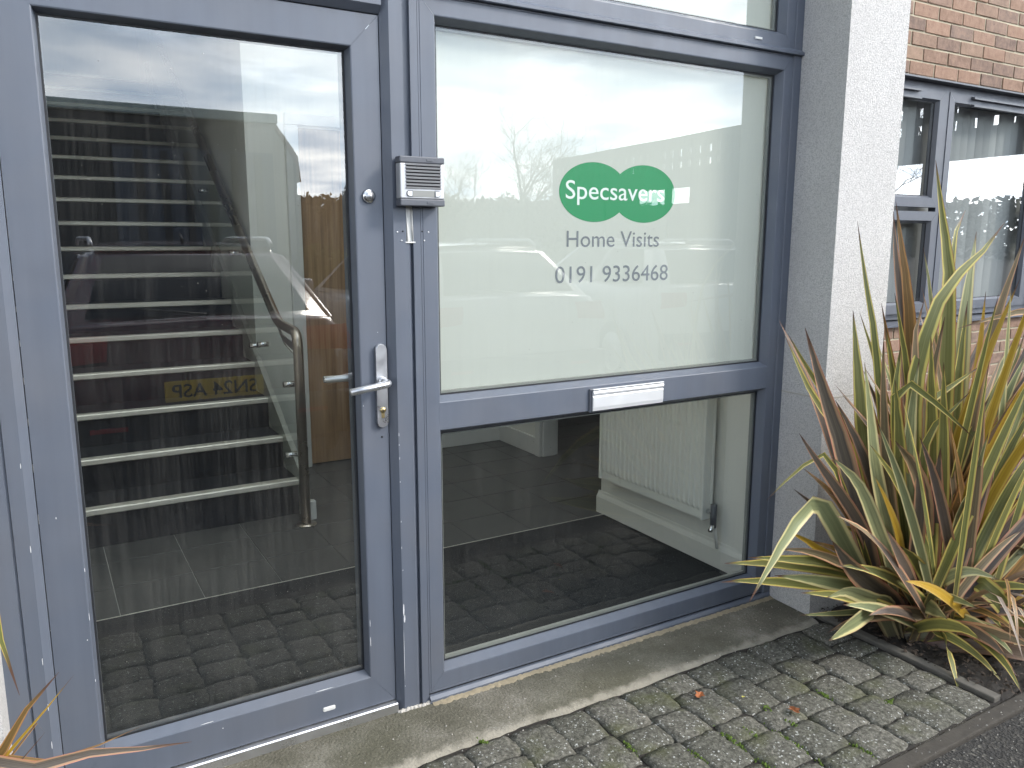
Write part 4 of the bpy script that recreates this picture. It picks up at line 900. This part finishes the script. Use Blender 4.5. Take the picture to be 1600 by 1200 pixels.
def arch(bx, by, az, L, lean, droop):
    """points of a leaf that starts leaning by `lean` and arches by `droop` (radians)"""
    p = Vector((bx, by, -.01)); P = [p.copy()]; n = 6; ang = lean
    for i in range(n):
        d = Vector((math.cos(az)*math.sin(ang), math.sin(az)*math.sin(ang), math.cos(ang))); p = p+d*(L/n); P.append(p.copy()); ang += droop/n*(.4+1.2*i/n)
    return P
def okleaf(P):
    for q in P:
        if q.y > .66 or q.z < -.02: return False
        if q.x < 2.80 and q.y > -.24 and q.x > 2.36: return False
        if q.x < 2.42 and q.y > -.08: return False
        if q.y < -1.12 : return False
    return True
cnt = 0; tries = 0
kinds = 'gggggggbbbbppppkkkkooyd'
while cnt < 218 and tries < 6000:
    tries += 1
    bx = rl.gauss(2.78, .13); by = rl.gauss(-.44, .07)
    if bx < 2.57 or bx > 3.1 or by > -.28 or by < -.62: continue
    mode = rl.random(); fwd = rl.uniform(-.45, .55)
    if mode < .58:        # tall blades of the fan
        th = rl.gauss(.20, .40); L = rl.uniform(.82, 1.42)*(1-.22*abs(th)); droop = rl.uniform(.05, .7)
    elif mode < .84:      # arching sides
        th = rl.choice((-1, 1, 1))*rl.uniform(.5, 1.15); L = rl.uniform(.55, .95); droop = rl.uniform(.3, 1.0)
    else:                 # short blades drooping towards the front
        th = rl.uniform(-.7, 1.0); fwd = rl.uniform(.9, 1.6); L = rl.uniform(.30, .52); droop = rl.uniform(.7, 1.5)
    dx = math.sin(th); dy = -fwd*(.35 if mode < .84 else .8); az = math.atan2(dy, dx if abs(dx) > .05 else .05); lean = min(1.25, math.hypot(th, dy))
    P = arch(bx, by, az, L, lean, droop)
    if not okleaf(P): continue
    if any(q.y < -.92 or (q.y < -.72 and q.x < 2.42) or q.x < 1.95 for q in P): continue
    w_ = rl.uniform(.030, .056); kd = rl.choice(kinds)
    if kd == 'y': w_ = min(w_, .038)
    leaf(P, w_, kd, ph, (-.55+rl.uniform(-.6, .6), -1, .35+rl.uniform(-.3, .5)), 12, rl.uniform(.15, .45), rl.uniform(-.5, .5)); cnt += 1
# dry leaves lying round its foot
nd = 0
while nd < 32:
    az = rl.uniform(-2.6, .3); bx = rl.uniform(2.62, 3.35); by = rl.uniform(-.62, -.40); L = rl.uniform(.22, .55)
    P = [Vector((bx, by, rl.uniform(.03, .14)))]
    lift = rl.uniform(-.02, .16)
    for q in range(1, 5): P.append(P[0]+Vector((math.cos(az)*L*q/4, math.sin(az)*L*q/4, lift*math.sin(q/4*2.6)-max(0, q-2)*.03)))
    for q in P: q.z = max(q.z, .012)
    if any((q.x < 2.46 and q.y < -.3) or q.y > -.22 or q.y < -.98 for q in P): continue
    leaf(P, rl.uniform(.008, .026), rl.choice('dddok'), ph, (rl.uniform(-.4, .4), -.5, 1), 7, .2, rl.uniform(-.6, .6)); nd += 1
pb = thing('flax_plant', 'small part of a flax plant poking in at the bottom left corner', 'plant', (-.62, -.68, 0))
for kind, w, P in HEROL: leaf(P, w, kind, pb, (.25, -1, .45), 13, .25, rl.uniform(-.2, .2))
for q in range(26):
    az = rl.uniform(1.8, 4.4); P = arch(-.68+rl.uniform(-.08, .05), -.68+rl.uniform(-.08, .08), az, rl.uniform(.6, 1.0), rl.uniform(.1, .8), rl.uniform(.1, .8))
    if any(p.y > -.23 or p.y < -1.3 for p in P): continue
    leaf(P, rl.uniform(.02, .05), rl.choice(kinds), pb, (.4, -1, .3), 10, .3, .2)

# ---------------------------------------------------------------- fallen leaves
def fallen(x, y, s, rz, mat, label):
    rr = random.Random(int(x*1000)); N = 11; pts = []
    for k in range(N):
        a = 2*math.pi*k/N; r_ = s*(1 if k % 2 == 0 else .62)*rr.uniform(.8, 1.1)*(1.25 if k in (0, N//2) else 1); pts.append((r_*math.cos(a), r_*.72*math.sin(a), .004+.35*s*abs(math.sin(a))*rr.uniform(.5, 1.2)))
    vs = [(0, 0, .003)]+pts; o = mesh('fallen_leaf', vs, [(0, 1+k, 1+(k+1) % N) for k in range(N)], mat, None, False)
    o.location = (x, y, .0); o.rotation_euler = (0, .1, rz); return tag(o, label, 'leaf')
fallen(1.683, -.400, .024, .6, M['dead_leaf'], 'curled rust brown fallen leaf lying nearest the concrete strip')
fallen(1.873, -.608, .024, 1.3, M['dead_leaf'], 'bright orange brown fallen leaf in the middle of the paving')
fallen(1.795, -.475, .008, .2, M['ivory_leaf'], 'tiny yellow leaf scrap between the two brown fallen leaves')
# ---------------------------------------------------------------- what the glass reflects: cars
def paint(name, col, rough=.22):
    m, t, o = newmat(name); p = princ(t, o, col, rough, 0.0, None, .5); p.inputs['Coat Weight'].default_value = .8; p.inputs['Coat Roughness'].default_value = .04; return m
M['car_red'] = paint('deep_red_car_paint', (.065, .006, .014)); M['car_silver'] = paint('silver_car_paint', (.50, .51, .52)); M['car_white'] = paint('white_car_paint', (.62, .63, .64))
m_, t_, o_ = newmat('car_glass'); princ(t_, o_, (.012, .014, .016), .03, 0, None, .6); M['car_glass'] = m_
M['tail'] = paint('red_tail_lamp', (.35, .01, .012)); M['tyre'] = plain('tyre_rubber', (.02, .02, .021), .85)
M['plate'] = plain('yellow_number_plate', (.85, .60, .04), .4); M['plate_white'] = plain('white_number_plate', (.7, .7, .68), .4); M['black_plastic'] = plain('black_trim', (.02, .021, .023), .5)
def patch(name, A, B, C, D, bulge, mat, par, n=6, off=0.0):
    """curved quad patch, corners A B C D in order; bulge vector pushes the middle out"""
    A, B, C, D = map(Vector, (A, B, C, D)); vs = []; fs = []; bu = Vector(bulge)
    for i in range(n+1):
        for j in range(n+1):
            u, v = i/n, j/n; p = A*(1-u)*(1-v)+B*u*(1-v)+C*u*v+D*(1-u)*v
            vs.append(p+bu*(1-(2*u-1)**2)*.5+bu*(1-(2*v-1)**2)*.5+bu.normalized()*off if bu.length else p)
    for i in range(n):
        for j in range(n): a = i*(n+1)+j; fs.append((a, a+n+1, a+n+2, a+1))
    return mesh(name, vs, fs, mat, par, True)
def make_car(label, group, loc, rz, body, L=4.1, H=1.42, plate=None, hw=.88):
    t = thing('parked_car', label, 'car', loc, group, rz)
    bm = bmesh.new(); rings = []
    st_ = [(0.0, .80, .98, .34), (.05, .93, 1.0, .26), (.30, .985, 1.0, .22), (.9, 1.0, .985, .20), (2.2, 1.0, .96, .20), (2.9, .995, .93, .20), (3.5, .97, .84, .22), (L-.12, .88, .70, .26), (L, .76, .60, .34)]
    for (y, ws, zt, zb) in st_:
        w = hw*ws
        half = [(w*.86, zb), (w*.97, zb+.14), (w, zb+.32*(zt-zb)/.7), (w*.985, zb+.62*(zt-zb)), (w*.95, zb+.86*(zt-zb)), (w*.86, zt-.012), (w*.6, zt+.008), (0, zt+.02)]
        full = [(-a, b) for a, b in half]+[(a, b) for a, b in half[::-1][1:]]
        rings.append([bm.verts.new((a, y, b)) for a, b in full])
    for a, b in zip(rings, rings[1:]):
        for k in range(len(a)-1): bm.faces.new((a[k], a[k+1], b[k+1], b[k]))
        bm.faces.new((a[-1], a[0], b[0], b[-1]))
    bm.faces.new(rings[0][::-1]); bm.faces.new(rings[-1])
    frombm('body', bm, body, t, True)
    s = H/1.42; yb, yr, yf, yw = .10, .52, 2.15, 2.95; wb, wr = hw*.86, hw*.62; zb0, zr = .985, H-.045; zw = .93
    # cabin hull (pillars) slightly inside the glazing
    bm = bmesh.new(); e = .004
    v = [bm.verts.new(p) for p in ((-wb, yb, zb0), (wb, yb, zb0), (wb, yw, zw), (-wb, yw, zw), (-wr, yr, zr), (wr, yr, zr), (wr, yf, zr), (-wr, yf, zr))]
    for f in ((0, 1, 5, 4), (1, 2, 6, 5), (2, 3, 7, 6), (3, 0, 4, 7), (4, 5, 6, 7)): bm.faces.new([v[k] for k in f])
    bmesh.ops.bevel(bm, geom=[ed for ed in bm.edges if len(ed.link_faces) == 2], offset=.05, segments=4, affect='EDGES')
    frombm('cabin', bm, body, t, True)
    patch('roof', (-wr+.03, yr+.02, zr), (wr-.03, yr+.02, zr), (wr-.03, yf, zr), (-wr+.03, yf, zr), (0, 0, .040), body, t, 8)
    def lerp(a, b, u): return tuple(a[k]+(b[k]-a[k])*u for k in range(3))
    BL, BR, TL, TR = (-wb, yb, zb0), (wb, yb, zb0), (-wr, yr, zr), (wr, yr, zr)
    a_, b_ = lerp(BL, TL, .10), lerp(BR, TR, .10); c_, d_ = lerp(BR, TR, .88), lerp(BL, TL, .88)
    patch('rear_window', lerp(a_, b_, .09), lerp(a_, b_, .91), lerp(d_, c_, .91), lerp(d_, c_, .09), (0, -.045, .012), M['car_glass'], t, 6, .004)
    FL, FR, GL, GR = (-wb, yw, zw), (wb, yw, zw), (-wr, yf, zr), (wr, yf, zr)
    a_, b_ = lerp(FL, GL, .06), lerp(FR, GR, .06); c_, d_ = lerp(FR, GR, .92), lerp(FL, GL, .92)
    patch('windscreen', lerp(b_, a_, .07), lerp(b_, a_, .93), lerp(c_, d_, .93), lerp(c_, d_, .07), (0, .06, .02), M['car_glass'], t, 6, .004)
    for sg_ in (-1, 1):
        for (u0, u1) in ((.10, .46), (.50, .90)):
            p0 = lerp((sg_*wb, yb, zb0), (sg_*wb, yw, zw), u0); p1 = lerp((sg_*wb, yb, zb0), (sg_*wb, yw, zw), u1); q0 = lerp((sg_*wr, yr, zr), (sg_*wr, yf, zr), max(.04, u0)); q1 = lerp((sg_*wr, yr, zr), (sg_*wr, yf, zr), u1)
            A, B, C, D = lerp(p0, q0, .08), lerp(p1, q1, .08), lerp(p1, q1, .90), lerp(p0, q0, .90)
            patch('side_window', A, B, C, D, (sg_*.012, 0, .003), M['car_glass'], t, 4, .012)
        # wheels
        for y in (.75, L-.80):
            w_ = bpy.data.objects.new('wheel', None); COL.objects.link(w_); w_.parent = t; w_.location = (sg_*(hw-.10), y, .31)
            tube('tyre', [(-.10, 0, 0), (-.085, 0, 0), (.085, 0, 0), (.10, 0, 0)], .31, M['tyre'], w_, 28); tube('rim', [(sg_*.095, 0, 0), (sg_*.106, 0, 0)], .20, M['steel'], w_, 20)
        patch('tail_lamp', (sg_*hw*.93, -.012, .80), (sg_*hw*.60, -.03, .82), (sg_*hw*.58, -.012, .95), (sg_*hw*.90, .02, .95), (0, -.03, 0), M['tail'], t, 4)
        patch('headlamp', (sg_*hw*.85, L-.04, .56), (sg_*hw*.45, L+.012, .56), (sg_*hw*.50, L-.02, .68), (sg_*hw*.84, L-.12, .70), (0, .02, .01), M['chrome'], t, 4)
        bm = bmesh.new(); bmbox(bm, sg_*hw*1.0, 2.42, .92, sg_*(hw*1.0+.19), 2.52, 1.07, .035, 3); frombm('door_mirror', bm, body, t, True)
        tube('roof_rail', rounded([(sg_*(wr-.03), yr+.08, zr+.015), (sg_*(wr-.03), yr+.16, zr+.055), (sg_*(wr-.03), yf-.25, zr+.058), (sg_*(wr-.03), yf-.12, zr+.02)], .05), .013, M['steel'], t, 8)
        box('reflector', sg_*hw*.62-.09, -.058, .45, sg_*hw*.62+.09, -.05, .475, M['tail'], t, .002)
    box('rear_bumper', -hw*.93, -.055, .30, hw*.93, .02, .56, M['black_plastic'], t, .03, 3)
    box('front_bumper', -hw*.80, L-.06, .26, hw*.80, L+.045, .50, M['black_plastic'], t, .03, 3)
    tube('aerial', [(0, yr+.20, zr+.035), (0, yr+.29, zr+.085)], .014, M['black_plastic'], t, 8, .005)
    tube('rear_wiper', [(0, .05, 1.035), (.36, .115, 1.075)], .007, M['black_plastic'], t, 6)
    if plate:
        pl = box('number_plate', -.26, -.066, .585, .26, -.058, .697, M['plate'], t, .003)
        tx = text('plate_lettering', plate, -.225, .225, .605, .072, -.0675, M['dark'], None, bold=.01); tx.parent = pl
    return t
red = make_car('dark red hatchback with yellow plate mirrored in the door glass', None, (.815, -2.43, -.03), math.pi, M['car_red'], 4.1, 1.435, 'SN24 ASP', .87)
sil = make_car('silver hatchback mirrored at the left of the frosted pane', None, (3.25, -3.2, -.03), math.pi, M['car_silver'], 4.0, 1.43, None, .87)
whi = make_car('white hatchback mirrored under the lettering of the frosted pane', None, (5.9, -3.6, -.03), math.pi+.12, M['car_white'], 4.1, 1.44, None, .88)
# ---------------------------------------------------------------- opposite building
M['clad_dark'] = plain('dark_grey_cladding', (.035, .04, .046), .6, 0, .1, 3); M['clad_blue'] = plain('blue_grey_shutter', (.075, .10, .14), .5, 0, .08, 3); M['clad_light'] = plain('pale_render', (.40, .39, .35), .9, 0, .06, 3)
M['roof_edge'] = plain('pale_green_fascia', (.42, .52, .50), .5); M['warm_brick'] = plain('warm_render', (.30, .19, .13), .9)
ob = thing('industrial_unit', 'low dark clad unit with blue ribbed shutters mirrored at the top of the door glass', 'building', (-4, -14, 0))
def obp(o): return put(o, ob)
obp(box('wall', -16, -22, -.03, 3.77, -14, 3.60, M['clad_dark'], None, 0))
obp(box('pale_wall', 3.772, -22, -.03, 4.28, -14.0, 3.60, M['clad_light'], None, 0))
obp(box('roof_fascia', -16.1, -22.1, 3.60, 4.32, -13.9, 3.78, M['roof_edge'], None, .02))
for x_ in range(-14, 3, 4):
    sh = obp(box('shutter', x_-.6, -13.99, -.03, x_+2.2, -13.93, 3.05, M['clad_blue'], None, 0))
    for q in range(6): obp(box('shutter_rib', x_-.25+q*.42, -13.94, 0, x_-.13+q*.42, -13.89, 3.0, M['clad_dark'], None, 0))
an = thing('pale_annex', 'pale stepped gable annex mirrored right of the dark unit', 'building', (4.5, -15, 0))
put(prism('wall', [(4.29, -.03), (4.70, -.03), (4.70, 2.55), (4.66, 3.0), (4.60, 3.10), (4.29, 3.58)], 'y', -19, -14.2, M['clad_light'], None), an)
put(prism('verge', [(4.29, 3.582), (4.62, 3.13), (4.70, 3.0), (4.74, 2.55), (4.78, 2.55), (4.74, 3.03), (4.65, 3.18), (4.32, 3.64)], 'y', -19.1, -14.1, M['warm_brick'], None), an)
put(box('downpipe', 4.66, -14.19, 0, 4.70, -14.13, 2.9, M['clad_dark'], None, .005), an)
# covered walkway with pierced fascia
wk = thing('covered_walkway', 'dark flat roofed walkway with a pierced fascia mirrored right of the logo', 'canopy', (14.4, -12, 0))
A_, B_ = Vector((15.0, -20.4, 0)), Vector((13.4, -2.0, 0)); dv = (B_-A_); LN = dv.length; dv.normalize(); nr = Vector((-dv.y, dv.x, 0))
def wpt(s, z, off=0): p = A_+dv*s+nr*off; return (p.x, p.y, z)
def wq(name, s0, s1, z0, z1, th=.08, mat=None):
    vs = [wpt(s0, z0, 0), wpt(s1, z0, 0), wpt(s1, z1, 0), wpt(s0, z1, 0), wpt(s0, z0, th), wpt(s1, z0, th), wpt(s1, z1, th), wpt(s0, z1, th)]
    return put(mesh(name, vs, [(0, 1, 2, 3), (7, 6, 5, 4), (0, 4, 5, 1), (1, 5, 6, 2), (2, 6, 7, 3), (3, 7, 4, 0)], mat or M['clad_dark'], None), wk)
wq('fascia', 0, LN, 3.82, 4.0); wq('fascia', 0, LN, 2.75, 3.15); wq('fascia', 0, LN, 3.40, 3.52); wq('fascia', 0, LN, 3.70, 3.82); wq('fascia', 0, LN, 3.15, 3.24)
s_ = 0.0; rw = random.Random(6)
while s_ < LN:
    w_ = rw.uniform(.20, .28); wq('fascia_slat', s_, min(LN, s_+w_), 3.15, 3.82); s_ += w_+rw.uniform(.07, .15)
M['clad_mid'] = plain('mid_grey_panel', (.09, .095, .09), .7)
wq('screen_panel', -6, 4.85, -.03, 2.745, .06, M['clad_mid']); wq('screen_panel', 4.86, 7.12, -.03, 2.36, .06, M['clad_mid']); wq('screen_panel', 7.13, 9.6, -.03, 2.745, .06, M['clad_mid'])
for q in range(7): wq('post', q*LN/6-.07+.07, q*LN/6+.14, -.03, 2.75, .14)
# far trees, hedges
M['hedge'] = plain('brown_hedge_leaf', (.14, .075, .035), .85, 0, .5, 3); M['shrub'] = plain('olive_shrub_leaf', (.16, .15, .035), .8, 0, .4, 3); M['far_green'] = plain('dark_far_foliage', (.05, .055, .035), .9, 0, .4, .5); M['bark'] = plain('bare_bark', (.09, .075, .06), .95)
def hedge(name, x0, x1, y0, y1, h, n, sz, mat, label, cat='hedge', seed=1):
    r_ = random.Random(seed); t = thing(name, label, cat, ((x0+x1)/2, (y0+y1)/2, 0)); bm = bmesh.new()
    for q in range(n):
        x = r_.uniform(x0, x1); y = r_.uniform(y0, y1); z = h*(r_.random()**.75)*(1+.05*math.sin(x*3.1)+.04*math.sin(x*7.7+1))
        c = Vector((x, y, z)); u = Vector((r_.gauss(0, 1), r_.gauss(0, 1), r_.gauss(0, 1))).normalized()*sz; v = Vector((r_.gauss(0, 1), r_.gauss(0, 1), r_.gauss(0, 1))).normalized()*sz*.6
        bm.faces.new([bm.verts.new(c+u), bm.verts.new(c+v), bm.verts.new(c-u), bm.verts.new(c-v)])
    put(frombm('foliage', bm, mat, None), t)
    put(box('branch_core', x0+.1, (y0+y1)/2-.1, 0, x1-.1, (y0+y1)/2+.1, h*.86, mat, None, 0), t); return t
hedge('hedge', 4.75, 12.5, -16.6, -15.6, 2.42, 9000, .09, M['hedge'], 'tall brown beech hedge mirrored beside the pale annex', seed=1)
hedge('shrub_row', 4.6, 11.5, -14.0, -13.2, 1.25, 5000, .08, M['shrub'], 'low olive green shrub row mirrored in front of the brown hedge', 'shrub', 2)
hedge('treeline', 12.0, 75.0, -47, -44, 3.9, 9000, .34, M['far_green'], 'dark far treeline mirrored behind the parked cars', 'treeline', 3)
hedge('treeline', 66.0, 70.0, -52, 12, 4.6, 12000, .40, M['far_green'], 'dark far treeline mirrored in the brick wing window', 'treeline', 5)
def bare_tree(loc, h, seed, label):
    r_ = random.Random(seed); t = thing('bare_tree', label, 'tree', loc, 'bare trees beyond the car park'); tr = bmesh.new(); tw = bmesh.new()
    def grow(p, d, ln, rad, lev):
        pts = [p]; dd = d.copy()
        for q in range(3):
            dd = (dd+Vector((r_.gauss(0, .12), r_.gauss(0, .12), r_.gauss(.03, .08)))).normalized(); pts.append(pts[-1]+dd*ln/3)
        tube_bm(tr if lev < 2 else tw, pts, rad, 5 if lev < 2 else 3, False, rad*.6)
        if lev >= 6: return
        for q in range(3 if lev else 5):
            k = r_.choice((1, 2, 3)) if lev else r_.choice((2, 3)); ax = Vector((r_.gauss(0, 1), r_.gauss(0, 1), r_.gauss(.25, .5))).normalized()
            grow(pts[k], (dd*.75+ax*.75).normalized(), ln*r_.uniform(.6, .8), rad*.55, lev+1)
    grow(Vector((0, 0, 0)), Vector((0, 0, 1)), h*.36, h*.015, 0)
    frombm('trunk', tr, M['bark'], t, True); frombm('crown', tw, M['bark'], t, False)
bare_tree((24.8, -40, 0), 11.0, 3, 'tallest bare tree mirrored left of the green logo')
bare_tree((21.3, -41, 0), 7.0, 8, 'small bare tree mirrored at the left edge of the frosted pane')
bare_tree((27.6, -42, 0), 8.0, 12, 'bare tree mirrored right behind the tallest one')
bare_tree((46, -30, 0), 14, 21, 'bare tree mirrored in the window of the brick wing')
